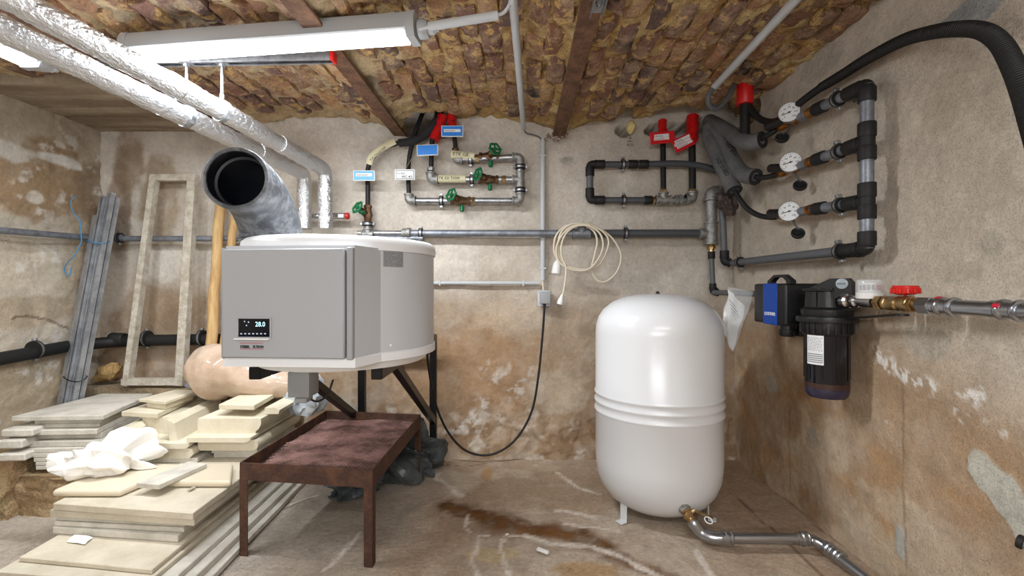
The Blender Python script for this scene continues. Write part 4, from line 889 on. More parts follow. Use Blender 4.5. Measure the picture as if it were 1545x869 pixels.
def gauge(par, c, nrm_, r_=.046):
    n_ = U_(nrm_); c = V(c)
    o = P('gauge_case', lathe(B(), [(.012, -.04), (.012, -.018), (r_*.94, -.016), (r_, -.010), (r_, .006), (r_*.95, .009), (r_*.93, .003)], c, n_, 36), mChrome, par, 'steel rimmed dial thermometer')
    P('dial', lathe(B(), [(r_*.935, .0045), (0, .0048)], c, n_, 32, cap=False), mSignW, o, 'white dial')
    rt = n_.cross((0, 0, 1)).normalized()*-1; rt = V((0, 0, 1)).cross(n_).normalized(); up = n_.cross(rt).normalized(); bm = B()
    for i in range(21):
        t = math.radians(225-i*13.5); d = rt*math.cos(t)+up*math.sin(t); L0 = .80 if i % 5 else .70
        beam(bm, c+n_*.0055+d*r_*L0, c+n_*.0055+d*r_*.88, .0016, .0008, up=tuple(n_))
    P('dial_marks', bm, mInk, o)
    for i, s in enumerate(('0', '20', '40', '60', '80', '100', '120')):
        t = math.radians(225-i*45); q = c+n_*.0052+(rt*math.cos(t)+up*math.sin(t))*r_*.56-up*.004; text(s, .0115, q, rt, up, mInk, par, 'dial_numeral', depth=.0002, align='CENTER')
    d = U_(rt*-.9+up*(-.25)); bm = B(); beam(bm, c+n_*.0068-d*r_*.2, c+n_*.0068+d*r_*.72, .0028, .001, up=tuple(n_)); lathe(bm, [(.004, .005), (.004, .009), (0, .010)], c, n_, 12); P('needle', bm, mInk, o)
GN = (-.62, -.78, .02)
for (py, end), gp, hp, dp, cl in zip(BR_, ((1191, 170), (1193, 245), (1191, 319)), ((1168, 190), (1173, 253), (1172, 321)), ((1180, 208), (1207, 280), (1204, 352)), ((1264, 141), (1266, 229), (1268, 307))):
    c = rw(1308, py); e = rw(*end); e = V((XP, 2.36, {128: 1.875, 213: 1.648, 303: 1.445}[py])); d = (e-c).normalized()
    def al(px): Yq = XP*F/(px-CX); return c+d*((Yq-c.y)/d.y)
    pipe(m_, c, al(1208), .0205, mGalvP, label='grey branch pipe'); coupling(m_, al(1288), d, RV, mRubber, .038, k=1.25); coupling(m_, al(1237), d, RV, mRubber, .032, k=1.2)
    clamp(m_, al(cl[0]), d, .021, WX, .075, ear=(-.25, 0, 1))
    a_, b_ = al(1228), al(1172); L_ = (b_-a_).length
    P('brass_valve', lathe(B(), [(.020, 0), (.024, .01), (.024, .035), (.018, .04), (.021, L_*.35), (.027, L_*.5), (.021, L_*.62), (.018, L_*.7), (.024, L_*.74), (.024, L_*.9), (.017, L_*.93), (.015, L_)], a_, d, 8), mCopper, m_, 'coppery brass valve')
    if py < 300: pipe(m_, b_-d*.01, b_+d*.05, .0145, mRubber, 'stub_pipe')
    else: pipe(m_, b_-d*.01, b_+d*.03, .0145, mRubber, 'stub_pipe')
    gc = at(gp[0], gp[1], 2.13); gx = al(1195)
    bm = B(); tube(bm, [gx+V((-.01, 0, 0)), gc+V((.02, .02, 0))], .014, 12); P('thermowell', bm, mBrass, m_)
    h1 = at(hp[0]-10, hp[1]+1, 2.30); h2 = at(gp[0]-4, gp[1]+8 if py < 300 else gp[1]+3, 2.17)
    hd = P('valve_handle', tube(B(), [h1, h2], .021, 18), mBlack, m_, 'black cylindrical handle'); dd = (h1-h2).normalized()
    bm = B(); box(bm, h1+dd*.002, (.012, .003, .030), .001, basis(U_(dd.cross((0, 0, 1))), dd, (0, 0, 1)) @ Matrix.Rotation(.6, 3, 'Y')); P('handle_mark', bm, mPaperL, hd, 'white mark on the end')
    gauge(m_, gc, GN)
    dc_ = at(dp[0], dp[1], 2.15); st_ = at(gp[0]+6, gp[1]+14, 2.16)
    P('cap_strap', tube(B(), smooth([st_, st_.lerp(dc_, .5)+V((.004, 0, 0)), dc_+V((.006, 0, .02))], 4), .0045, 8), mPipeDark, m_, 'grey strap')
    P('hanging_cap', lathe(B(), [(.027, -.008), (.029, -.004), (.029, .006), (.025, .008), (.020, .004), (.012, .004), (.011, .009), (0, .009)], dc_, (-.3, -.8, .55), 24), mRubber, m_, 'black hanging cap')
# bottom line back to the corner and up the drop pipe
b2 = rw(1105, 398, XP); b2 = at(1104, 397, 2.78); dl = (b2-bot).normalized()
pipe(m_, bot, b2, .0205, mPipeGrey, label='grey bottom pipe')
def al2(px): return min((bot.lerp(b2, t/200) for t in range(201)), key=lambda p: abs(CX+p.x*F/p.y-px))
coupling(m_, al2(1283), dl, RV, mRubber, .036, k=1.25); coupling(m_, al2(1296), dl, RV, mRubber, .012, k=1.35)
clamp(m_, al2(1268), dl, .022, WX, .075, ear=(-.25, 0, 1)); clamp(m_, al2(1117), dl, .021, WX, .075, ear=(-.25, 0, 1))
elbow(m_, at(1093, 395, 2.80), (0, 0, 1), b2-at(1093, 395, 2.80), .0205, mRubber, .035, k=1.2)
coupling(m_, at(1093, 384, 2.80), (0, 0, 1), .0205, mRubber, .024, k=1.3)
P('pipe', tube(B(), smooth([at(1093, 395, 2.8), at(1091, 340, 2.80), at(1090, 318, 2.80), at(1097, 300, 2.76), at(1106, 290, 2.70)], 6), .019, 14), mPipeGrey, m_, 'grey drop pipe')
# black corrugated hose
k = T('corrugated_hose', 'black corrugated hose arching over the manifold and down out of frame at right', 'hose', tuple(at(1200, 158, 2.2)))
P('plain_pipe', tube(B(), smooth([at(1131, 160, 2.5), at(1138, 172, 2.46), at(1152, 182, 2.40), at(1170, 183, 2.30), at(1187, 172, 2.22), at(1215, 149, 2.06), atX(1243, 129, 1.285)], 8), .0165, 14), mRubber, k, 'plain black pipe section')
hp_ = smooth([atX(1240, 131, 1.285), atX(1270, 113, 1.285), atX(1310, 88, 1.285), atX(1360, 62, 1.285), atX(1400, 50, 1.285), atX(1440, 44, 1.28), atX(1480, 46, 1.27), atX(1508, 64, 1.25), atX(1528, 98, 1.22), atX(1545, 140, 1.18), atX(1568, 215, 1.14), atX(1600, 320, 1.10)], 40)
ac = [0]
for p, q in zip(hp_[:-1], hp_[1:]): ac.append(ac[-1]+(q-p).length)
N_ = int(ac[-1]/.0022); fine = []; j = 0
for i in range(N_):
    s = ac[-1]*i/N_
    while ac[j+1] < s: j += 1
    fine.append(hp_[j].lerp(hp_[j+1], (s-ac[j])/(ac[j+1]-ac[j])))
P('corrugated_tube', tube(B(), fine, [(.0185+.005*i/N_)*(1.07 if i % 4 < 2 else .94) for i in range(N_)], 16), mRubber, k, sm=50)
# riser with red collar
k = T('corner_riser_pipe', 'short black riser with a bright red collar in the right ceiling corner', 'pipe', tuple(at(1124, 205, 2.52)))
P('pipe', tube(B(), [at(1124, 204, 2.50), at(1124, 120, 2.50)], .0255, 18), mRubber, k)
P('red_collar', lathe(B(), [(.040, 0), (.043, .004), (.042, .10), (.036, .16)], at(1124, 158, 2.50), (0, 0, 1), 24), mRed, k, 'bright red collar')
P('pipe_branch', tube(B(), smooth([at(1124, 158, 2.5), at(1131, 164, 2.49), at(1140, 174, 2.46)], 5), .02, 14), mRubber, k)
# ---------------------------------------------------------------- filter station
FX = 1.245
f = T('water_filter_station', 'black water filter with clear bottomed bowl, brass fittings and red knob on the right wall', 'filter', (FX, 1.87, .62))
fc = V((1.235, 1.87, 0))
def fz(py, Y=1.80): return CAMZ-(py-CY)*Y/F
# bowl
zt, zb = fz(520), fz(598)
bm = B(); rr_ = .0785; lathe(bm, [(rr_*.86, fz(604)), (rr_*.97, fz(599)), (rr_, fz(592)), (rr_, fz(588))], (fc.x, fc.y, 0), (0, 0, 1), 40); P('bowl_base', bm, mBowlB, f, 'violet translucent bowl base')
bm = B(); lathe(bm, [(rr_, fz(588)), (rr_, fz(500)), (rr_*1.04, fz(492))], (fc.x, fc.y, 0), (0, 0, 1), 40)
bo = P('filter_bowl', bm, mBowl, f, 'dark glossy filter bowl')
P('sediment_band', lathe(B(), [(rr_+.0006, fz(589)), (rr_+.0008, fz(585)), (rr_+.0004, fz(581))], (fc.x, fc.y, 0), (0, 0, 1), 40, cap=False), mat('brown_sediment', (60, 40, 34), .3), bo, 'brown sediment line')
for i in range(10):
    t = math.radians(i*36+10); d = V((math.cos(t), math.sin(t), 0)); bm = B(); beam(bm, V((fc.x, fc.y, fz(575)))+d*rr_, V((fc.x, fc.y, fz(500)))+d*rr_, .006, .004, up=tuple(d)); P('bowl_rib', bm, mBowl, bo)
# label sheet on bowl, curved
bm = B(); n = 8; rl = rr_+.0035; r0 = math.radians(-176); r1 = math.radians(-130); topv, botv = [], []
for i in range(n+1):
    t = r0+(r1-r0)*i/n; d = V((math.cos(t), math.sin(t), 0)); topv.append(bm.verts.new(V((fc.x, fc.y, fz(495)))+d*rl)); botv.append(bm.verts.new(V((fc.x, fc.y, fz(552)))+d*rl))
for i in range(n): bm.faces.new((botv[i], botv[i+1], topv[i+1], topv[i]))
lb = P('filter_label', bm, mPaperL, f, 'white instruction label with a red arrow')
def cyl(deg, z, k=.0042): t = math.radians(deg); return V((fc.x+(rr_+k)*math.cos(t), fc.y+(rr_+k)*math.sin(t), z))
def cpatch(bm, d0, d1, z0, z1, k=.0042, n=4):
    a1 = [bm.verts.new(cyl(d0+(d1-d0)*i/n, z1, k)) for i in range(n+1)]; a2 = [bm.verts.new(cyl(d0+(d1-d0)*i/n, z0, k)) for i in range(n+1)]
    for i in range(n): bm.faces.new((a2[i], a2[i+1], a1[i+1], a1[i]))
bm = B(); zc_ = fz(502); cpatch(bm, -154, -142, zc_-.002, zc_+.002)
a1, a2, a3 = bm.verts.new(cyl(-143, zc_+.006, .0043)), bm.verts.new(cyl(-134, zc_, .0043)), bm.verts.new(cyl(-143, zc_-.006, .0043)); bm.faces.new((a1, a3, a2)); P('red_arrow', bm, mInkR, lb)
bm = B(); rr = random.Random(9)
for i in range(9):
    zc_ = fz(511+i*2.4); d = -173
    while d < -136:
        ln = rr.uniform(2, 7); cpatch(bm, d, min(d+ln, -133), zc_-.0011, zc_+.0008, n=1); d += ln+rr.uniform(1.5, 3)
for i in range(5): zc_ = fz(536+i*3); cpatch(bm, -174, -132, zc_-.0018, zc_+.0018)
P('label_print', bm, mInkG, lb)
# union nut with ribs, cap and bracket
P('union_nut', lathe(B(), [(rr_*1.02, fz(508)), (rr_*1.12, fz(505)), (rr_*1.16, fz(494)), (rr_*1.16, fz(485))], (fc.x, fc.y, 0), (0, 0, 1), 40), mBlack, f)
bm = B()
for i in range(24):
    t = 2*math.pi*i/24; d = V((math.cos(t), math.sin(t), 0)); beam(bm, V((fc.x, fc.y, fz(504)))+d*rr_*1.15, V((fc.x, fc.y, fz(486)))+d*rr_*1.15, .006, .008, up=tuple(d))
P('nut_ribs', bm, mBlack, f)
# spanner ring with flat handle
bm = B(); lathe(bm, [(rr_*1.17, fz(488)), (rr_*1.36, fz(487)), (rr_*1.38, fz(483)), (rr_*1.36, fz(479)), (rr_*1.17, fz(478))], (fc.x, fc.y, 0), (0, 0, 1), 44)
he = at(1360, 475, 1.50); beam(bm, (fc.x+.02, fc.y-.06, fz(481)), he, .040, .007, bev=.003); lathe(bm, [(.02, -.0036), (.02, .0036)], he, (0, 0, 1), 20)
P('spanner_ring', bm, mBlack, f, 'black spanner ring with a flat handle')
bm = B(); lathe(bm, [(rr_*1.12, fz(478)), (rr_*1.16, fz(472)), (rr_*1.16, fz(468)), (rr_*.98, fz(464)), (rr_*.94, fz(440)), (rr_*1.06, fz(439)), (rr_*1.08, fz(436)), (rr_*.5, fz(434))], (fc.x, fc.y, 0), (0, 0, 1), 40); P('filter_head', bm, mBlack, f)
bm = B()
for deg in (-150, -128, -106, -84, -62, -40):
    t = math.radians(deg); d = V((math.cos(t), math.sin(t), 0)); beam(bm, V((fc.x, fc.y, fz(463)))+d*rr_*.97, V((fc.x, fc.y, fz(440)))+d*rr_*.97, .004, .012, up=tuple(d))
P('head_ribs', bm, mBlack, f)
bm = B()
for deg in (-140, -112, -85): t = math.radians(deg); lathe(bm, [(.005, 0), (.006, .002), (.004, .005)], V((fc.x+math.cos(t)*rr_, fc.y+math.sin(t)*rr_, fz(436))), (0, 0, 1), 10)
P('head_screws', bm, mSteel, f)
# triangular cover with round badge, plane facing camera-left
bm = B(); ux = U_((.45, -.89, 0)); o0 = V((1.17, 1.90, fz(438))); prism(bm, [(0, 0), (.015, .006), (.10, .046), (.165, .046), (.178, .03), (.178, -.03), (.08, -.03), (.06, 0)], -.012, .012, o0, ux, UZ); P('cover_wing', bm, mBlack, f, 'black triangular cover wing')
bc = at(1270, 428, 1.70); bn = U_((-.75, -.65, 0)); bg = P('round_badge', lathe(B(), [(.019, -.006), (.019, .001), (.017, .002), (0, .0022)], bc, bn, 24), mat('badge_grey', (150, 160, 168), .3), f, 'round grey badge')
rt = V((0, 0, 1)).cross(bn).normalized(); text('DVGW', .0085, bc+bn*.0026-UZ*.003, rt, UZ, mInk, bg, align='CENTER')
# control unit box with blue stripe
bx0, bx1, by0, by1, bz0, bz1 = 1.150, 1.315, 2.015, 2.285, .915, 1.100
P('drive_housing', box(B(), ((bx0+bx1)/2, (by0+by1)/2, (bz0+bz1)/2), (bx1-bx0, by1-by0, bz1-bz0), .012, seg=3), mBlack, f, 'black drive housing')
yb = lambda px: bx0*F/(px-CX)
ys0, ys1 = yb(1173), yb(1152)
st_ = P('blue_stripe', box(B(), (bx0-.0005, (ys0+ys1)/2, (bz0+bz1)/2), (.004, ys1-ys0, bz1-bz0+.002), .001), mBlueD, f, 'blue stripe with white logo')
P('blue_stripe', box(B(), (bx0+.045, (ys0+ys1)/2, bz0-.0005), (.09, ys1-ys0, .004), .001), mBlueD, f)
text('QOSTIMER', .0195, (bx0-.0031, yb(1154.2), fz(474, 2.1)-.006), (0, -1, 0), (0, 0, 1), mPaperL, st_, 'logo_lettering', sx=.98, bold=.0006)
hx = bx0+.03; hy = lambda px: hx*F/(px-CX)
bm = B(); prism(bm, [(0, 0), (.0, .014), (.055, .042), (.135, .042), (.19, .014), (.19, 0), (.155, 0), (.155, .012), (.125, .030), (.065, .030), (.035, .012), (.035, 0)], -.012, .012, (hx, hy(1161.5), bz1-.002), (0, -1, 0), UZ); P('carry_handle', bm, mBlack, f)
for y_, dx in ((2.055, .03), (2.06, .10)): P('drain_cap', lathe(B(), [(.030, 0), (.030, .018), (.034, .02), (.034, .042), (.029, .05)], (bx0+dx+.01, y_+.01, bz0), (0, 0, -1), 24), mBlack, f)
# outlet fittings along the wall
XF = 1.235
def fp_(px, py): return atX(px, py, XF)
p1, p2 = fp_(1272, 453.5), fp_(1335, 456); d = (p2-p1).normalized()
def ff(px): return min((p1+(fp_(1600, 472.5)-p1)*(t/400) for t in range(401)), key=lambda p: abs(CX+p.x*F/p.y-px))
P('chrome_union', lathe(B(), [(.022, 0), (.027, .004), (.027, .03), (.018, .036), (.024, .044), (.024, .075), (.018, .08), (.021, .12), (.022, .16)], p1, d, 10), mChrome, f, 'chrome union')
nut(f, ff(1328), d, .026, mBrass, .012); 
P('brass_body', lathe(B(), [(.019, 0), (.023, .004), (.023, .014), (.020, .016), (.020, .02), (.024, .022), (.022, .05), (.024, .055), (.019, .06), (.019, .075), (.025, .08), (.025, .105), (.018, .11), (.016, .13)], ff(1336), d, 16), mBrass, f)
nut(f, ff(1376), d, .026, mBrass, .012)
kc = at(1366, 441, ff(1362).y); P('red_knob', lathe(B(), [(.004, -.03), (.004, -.008), (.022, -.008), (.034, -.004), (.036, .0), (.036, .020), (.032, .022), (.028, .015), (0, .014)], kc, (0, 0, 1), 24), mRedMetal, f, 'red ring knob')
bm = B(); 
for i in range(12): t = 2*math.pi*i/12; box(bm, kc+V((math.cos(t)*.036, math.sin(t)*.036, .005)), (.008, .008, .018), .002, rotz(math.degrees(t)))
P('knob_ribs', bm, mRedMetal, f)
dm = at(1312, 446, ff(1310).y)
P('white_setting_ring', lathe(B(), [(.030, -.012), (.040, -.010), (.041, .0), (.041, .010), (.036, .012)], dm, (0, 0, 1), 32), mWhiteP, f, 'white setting ring with a printed scale')
P('counter_drum', lathe(B(), [(.033, .012), (.033, .046)], dm, (0, 0, 1), 28), mPaperL, f)
bm = B()
for i, dg in enumerate(range(-175, -20, 22)):
    t = math.radians(dg); dd = V((math.cos(t), math.sin(t), 0)); box(bm, dm+dd*.0335+UZ*.029, (.002, .009, .018), 0, rotz(dg))
P('drum_marks', bm, mInkG, f)
t = math.radians(-75); P('red_mark', box(B(), dm+V((math.cos(t)*.034, math.sin(t)*.034, .029)), (.003, .014, .018), 0, rotz(-75)), mInkR, f)
P('clear_dome', lathe(B(), [(.041, .010), (.041, .052), (.038, .057), (0, .058), (0, .056), (.037, .055), (.039, .051), (.039, .010)], dm, (0, 0, 1), 36, cap=False), mGlassClear, f, 'clear plastic dome')
# steel pressed pipe to the right
k = T('steel_supply_pipe', 'shiny steel supply pipe with red marked press fittings leaving the filter at right', 'pipe', tuple(ff(1420)))
pe = ff(1408); far_ = pe+d.normalized()*0; dd = (fp_(1560, 471)-fp_(1400, 461)).normalized()
P('hex_adapter', lathe(B(), [(.020, -.01), (.028, -.006), (.028, .035), (.022, .04)], ff(1393), dd, 6), mSteel, k)
P('pipe', tube(B(), [ff(1398), ff(1398)+dd*1.5], .0215, 20), mSteel, k)
def press(p): return P('press_fitting', lathe(B(), [(.0222, 0), (.024, .002), (.024, .02), (.0275, .024), (.0285, .03), (.0275, .036), (.024, .04), (.024, .06), (.0275, .064), (.0285, .069), (.0275, .074), (.0225, .076)], p, dd, 24), mSteel, k)
press(ff(1407)); press(ff(1497)); press(ff(1497)+dd*.10)
for px, off in ((1420, (-.35, -.3, .9)), (1516, (-.8, -.5, .35))):
    o = U_(off); o = (o-dd*o.dot(dd)).normalized(); P('red_mark', box(B(), ff(px)+o*.0275, (.016, .012, .003), .001, basis(dd, o.cross(dd), o)), mInkR, k)
# plastic sleeve with paper
ps = [at(1101, 433, 2.42), at(1137, 440, 2.36), at(1121, 484, 2.30), at(1105, 530, 2.26), at(1087, 492, 2.36), at(1090, 460, 2.40)]
k = T('paper_in_sleeve', 'sheet of paper in a clear plastic sleeve hanging between tank and filter', 'paper', tuple(ps[0]))
def sheet(corners, n, amp, seed, th=.0008):
    a, b, c, d_ = [V(x) for x in corners]; bm = B(); g_ = {}
    for s in (0, 1):
        for i in range(n+1):
            for j in range(n+1):
                u, v = i/n, j/n; p = (a*(1-u)+b*u)*(1-v)+(d_*(1-u)+c*u)*v
                g_[s, i, j] = bm.verts.new(p+V((mn.noise(V((u*2.3, v*2.3, seed)))*amp, mn.noise(V((u*2, v*2, seed+5)))*amp, s*0))+V((0, s*th, 0)))
    for s in (0, 1):
        for i in range(n):
            for j in range(n): bm.faces.new((g_[s, i, j], g_[s, i+1, j], g_[s, i+1, j+1], g_[s, i, j+1]))
    return bm
P('paper_sheet', sheet((at(1098, 437, 2.41), at(1124, 462, 2.36), at(1105, 528, 2.27), at(1088, 500, 2.36)), 14, .02, 3), mPaper, k)
P('clear_sleeve', sheet((at(1099, 433, 2.405), at(1138, 440, 2.355), at(1106, 531, 2.26), at(1086, 500, 2.35)), 14, .02, 3.1), mFilm, k)
bm = B()
for i in range(6):
    a_ = at(1100+i*1.2, 452+i*6, 2.365-.004*i); beam(bm, a_, a_+(at(1120, 474, 2.33)-at(1100, 452, 2.37))*(.5+.3*((i*7) % 3)/3), .002, .0006, up=(0, 1, 0))
P('printed_lines', bm, mInkG, k)
# ================================================================ TANK
TX, TY, TR = .672, 2.27, .300
t_ = T('expansion_tank', 'tall white enamelled expansion tank with three ribs standing in the right corner', 'tank', (TX, TY, 0))
prof = [(0, .024), (.07, .025), (.14, .034), (.20, .056), (.243, .088), (.273, .130), (.292, .182), (TR-.002, .238), (TR, .27)]
for zc in (.492, .535, .575): prof += [(TR, zc-.012), (TR+.005, zc-.004), (TR+.006, zc), (TR+.005, zc+.004), (TR, zc+.012)]
prof += [(TR, .865), (.297, .90), (.285, .94), (.262, .975), (.22, 1.010), (.165, 1.034), (.10, 1.047), (.04, 1.051), (0, 1.052)]
P('vessel', lathe(B(), prof, (TX, TY, 0), (0, 0, 1), 96, cap=False), mTank, t_, sm=80)
P('air_cap', lathe(B(), [(.010, 0), (.010, .008), (.006, .010), (.006, .014), (0, .015)], (TX-.0, TY, 1.050), (0, 0, 1), 14), mBlack, t_, 'small black air cap')
for deg in (213, 333, 93):
    a = math.radians(deg); c = V((TX+.232*math.cos(a), TY+.232*math.sin(a), 0)); bm = B(); R = rotz(deg)
    box(bm, c+V((0, 0, .05)), (.004, .040, .10), .001, R); box(bm, c+R @ V((.016, 0, .004)), (.036, .040, .005), .001, R); P('leg', bm, mTank, t_, 'white flat foot bracket')
fc2 = at(1023, 752, 2.03)
dn = U_((fc2.x-TX, fc2.y-TY, -.12)); ft = fc2
P('port_collar', lathe(B(), [(.034, -.03), (.034, .006), (.028, .010), (.022, .010)], ft, dn, 28), mWhiteP, t_, 'white port collar')
# valve and pipe at the foot
k = T('tank_connection_pipe', 'brass valve and shiny steel pipe leaving the foot of the white tank', 'pipe', tuple(ft))
v0 = ft; v1 = at(1046, 788, 1.97); vd = (v1-v0).normalized()
P('union_nut', lathe(B(), [(.023, -.02), (.027, .012), (.027, .05), (.021, .055)], v0, vd, 8), mCast, k)
P('brass_valve', lathe(B(), [(.020, .045), (.024, .049), (.024, .058), (.020, .06), (.026, .072), (.020, .086), (.023, .09), (.023, .108), (.018, .112)], v0, vd, 8), mBrass, k)
tc_ = v0+vd*.072; tv = U_((.75, -.1, .55))
P('valve_lever', tube(beam(B(), tc_+tv*.03, tc_+tv*.03+V((.075, -.01, -.025)), .014, .006), [tc_, tc_+tv*.035], .009, 10), mBrass, k)
P('tag_ring', ring(B(), at(1069, 785, 1.93), (.2, -.5, 1), .016, .0025, 20, 6), mWhiteP, k, 'small white ring tag')
e0 = v0+vd*.102; e1 = at(1072, 811, 1.93); e2 = at(1211, 813, 1.90); e3 = at(1232, 818, 1.84); e4 = at(1330, 895, 1.58)
sp = smooth([e0, e0+vd*.012, at(1058, 803, 1.955), at(1076, 811, 1.93), at(1096, 812, 1.92)], 8); P('elbow', tube(B(), sp, .025, 18), mSteel, k)
P('pipe', tube(B(), [at(1092, 812, 1.92), e2], .0215, 20), mSteel, k)
def pring(p, a): P('press_fitting', lathe(B(), [(.0225, -.03), (.025, -.028), (.025, -.014), (.029, -.010), (.029, -.002), (.025, .002), (.025, .01), (.028, .013), (.026, .018), (.0225, .02)], p, a, 24), mSteel, k)
pring(at(1098, 812, 1.92), (1, 0, 0)); pring(at(1213, 813, 1.90), (1, 0, 0))
sp = smooth([at(1208, 813, 1.90), at(1225, 815, 1.895), at(1243, 824, 1.86), at(1256, 836, 1.82)], 8); P('elbow', tube(B(), sp, .0215, 18), mSteel, k)
pd = (at(1310, 869+8, 1.66)-at(1256, 836, 1.82)); P('pipe', tube(B(), [at(1250, 830, 1.84), at(1256, 836, 1.82)+pd*4], .0215, 20), mSteel, k); pring(at(1251, 829, 1.84)+pd*.05, pd); pring(at(1251, 829, 1.84)+pd*.30, pd)
# ================================================================ RUSTY TABLE
A4 = [atZ(365, 836), atZ(561, 851), atZ(636, 722)]
t_ = T('rusty_tray_table', 'low rusty steel table with a raised rim and a perforated sheet, before the boiler', 'table', tuple(A4[0]))
TZ = .375; RH = .068
fl_ = V((-1.135, 1.875, 0)); fr_ = V((-.572, 1.795, 0)); br_ = V((-.555, 2.59, 0)); bl_ = fl_+(br_-fr_)
ins = [(fl_, (1, 1)), (fr_, (-1, 1)), (br_, (-1, -1)), (bl_, (1, -1))]
ua = (fr_-fl_).normalized(); ub = (br_-fr_).normalized()
for p, (sx, sy) in ins:
    q = p+ua*sx*.018+ub*sy*.018; bm = B(); w_ = .036
    box(bm, q+V((0, 0, .17))-ua*sx*.016, (.005, w_, .345), .001, basis(ua, ub, UZ)); box(bm, q+V((0, 0, .17))-ub*sy*.016, (w_, .005, .345), .001, basis(ua, ub, UZ))
    P('leg', bm, mRust, t_)
for p, q in ((fl_, fr_), (fr_, br_), (br_, bl_), (bl_, fl_)):
    a = (q-p).normalized(); inn = V((-a.y, a.x, 0)); bm = B()
    beam(bm, p+UZ*(TZ-RH/2)+inn*.003, q+UZ*(TZ-RH/2)+inn*.003, .006, RH, bev=.0012); beam(bm, p+UZ*(TZ-RH)+inn*.018, q+UZ*(TZ-RH)+inn*.018, .034, .005)
    P('rim', bm, mRust, t_)
n = 60; Lx, Ly = (fr_-fl_).length, (br_-fr_).length
def tz(u, v): return TZ-RH+.022+(mn.noise(V((u*3.1, v*3.4, 2)))*.016+mn.noise(V((u*8, v*9, 5)))*.005)+.010*math.sin(u*3.1)
bm = B(); g_ = {}
for i in range(n+1):
    for j in range(n+1): u, v = i/n, j/n; g_[i, j] = bm.verts.new(fl_+ua*(.008+u*(Lx-.016))+ub*(.008+v*(Ly-.016))+UZ*tz(u, v))
for i in range(n):
    for j in range(n): bm.faces.new((g_[i, j], g_[i+1, j], g_[i+1, j+1], g_[i, j+1]))
sh = P('tray_sheet', bm, mRustD, t_, 'dented rusty sheet')
# expanded-metal strands lying on the sheet
bm = B(); pit = .0175
def strand(pts):
    prev = None
    for p in pts:
        row = [bm.verts.new(p+ua*-.0026), bm.verts.new(p+UZ*.0040), bm.verts.new(p+ua*.0026)]
        if prev:
            bm.faces.new((prev[0], row[0], row[1], prev[1])); bm.faces.new((prev[1], row[1], row[2], prev[2]))
        prev = row
for s in (1, -1):
    k0 = -Ly if s == 1 else 0; k1 = Lx if s == 1 else Lx+Ly; x0 = k0
    while x0 < k1:
        pts = []; m__ = 26
        for i in range(m__+1):
            y = Ly*i/m__; x = x0+s*y
            if .012 < x < Lx-.012 and .012 < y < Ly-.012: pts.append(fl_+ua*x+ub*y+UZ*(tz(x/Lx, y/Ly)+.0008))
        if len(pts) > 1: strand(pts)
        x0 += pit
o = P('wire_mesh', bm, mat('mesh_rust', (168, 132, 124), .6, .2, .4, 60, col2=(104, 76, 70), vscale=8), t_, 'fine diamond mesh'); o['kind'] = 'stuff'
# ================================================================ SLABS AND MOULDED STONES
def slab(fl, fr, br, bl, z0, z1, m, label, cat='slab', name='stone_slab', group=None, bev=.0025, seed=0):
    bm = B(); ps_ = [V((*p, 0)) for p in (fl, fr, br, bl)]; g_ = {}; n = 7
    A_ = [bm.verts.new((p.x, p.y, z0)) for p in ps_]; D_ = [bm.verts.new((p.x, p.y, z1)) for p in ps_]
    for i in range(4): bm.faces.new((A_[i], A_[(i+1) % 4], D_[(i+1) % 4], D_[i]))
    bm.faces.new(A_[::-1]); bm.faces.new(D_)
    bmesh.ops.bevel(bm, geom=list(bm.edges), offset=bev, segments=1, affect='EDGES')
    bmesh.ops.subdivide_edges(bm, edges=[e for e in bm.edges if e.calc_length() > .1], cuts=7, use_grid_fill=True)
    for v in bm.verts:
        k_ = mn.noise(V((v.co.x*40, v.co.y*40, seed*3.7)))*.0022
        v.co.x += k_; v.co.y += mn.noise(V((v.co.x*36, v.co.y*36, seed*1.7+9)))*.0022
    cx_ = sum((p for p in ps_), V((0, 0, 0)))/4
    return S(name, bm, m, label, cat, (cx_.x, cx_.y, z0), group, sm=30)
# A: low front stack (z top, pixel y of the front edge, px left, px right, depth end)
rowsA = [(.235, 759, 774, 80, 291, 2.62, mStoneB, 'top speckled beige slab of the low front stack, under the bullnose stones'),
         (.207, 769, 783, 75, 293, 2.60, mStoneB, 'thick dirty beige slab second from the top of the low front stack'),
         (.179, 778, 788, 86, 279, 2.50, mStoneG, 'thin slab third from the top of the low front stack'),
         (.160, 786, 796, 81, 277, 2.52, mStoneG, 'thin slab fourth from the top of the low front stack'),
         (.140, 795, 808, 79, 268, 2.55, mStoneG, 'slab right behind the white paper scrap in the low front stack'),
         (.113, 840, 859, 29, 229, 2.3, mStoneB, 'broad beige slab with the white paper scrap lying on it'),
         (.095, 862, 880, -6, 220, 2.6, mStoneB, 'slab at the bottom frame edge, front of the low front stack'),
         (.077, 872, 888, 10, 246, 2.62, mStoneG, 'slab in the lower side of the front stack, third from the floor'),
         (.055, 880, 895, 10, 268, 2.64, mStoneG, 'slab in the lower side of the front stack, second from the floor'),
         (.028, 890, 900, 12, 290, 2.66, mStoneG, 'lowest slab of the front stack, lying on the floor')]
zb_ = [.207, .179, .160, .140, .113, .095, .077, .055, .028, .004]
rr = random.Random(4)
for i, ((z, yl, yr, pl, pr_, ye, m, lab), z0) in enumerate(zip(rowsA, zb_)):
    a = atZ(pl, yl, z); b = atZ(pr_, yr, z); dx = (-.035 if i < 5 else -.045)+rr.uniform(-.008, .008)
    ln = ye-b.y; lx = (ye-a.y); sk = dx/.8
    slab((a.x, a.y), (b.x, b.y), (b.x+sk*ln, ye), (a.x+sk*lx, ye+.03), z0+.0006, z-.0006, m, lab, seed=i, group='slabs of the low front stack', bev=.0022)
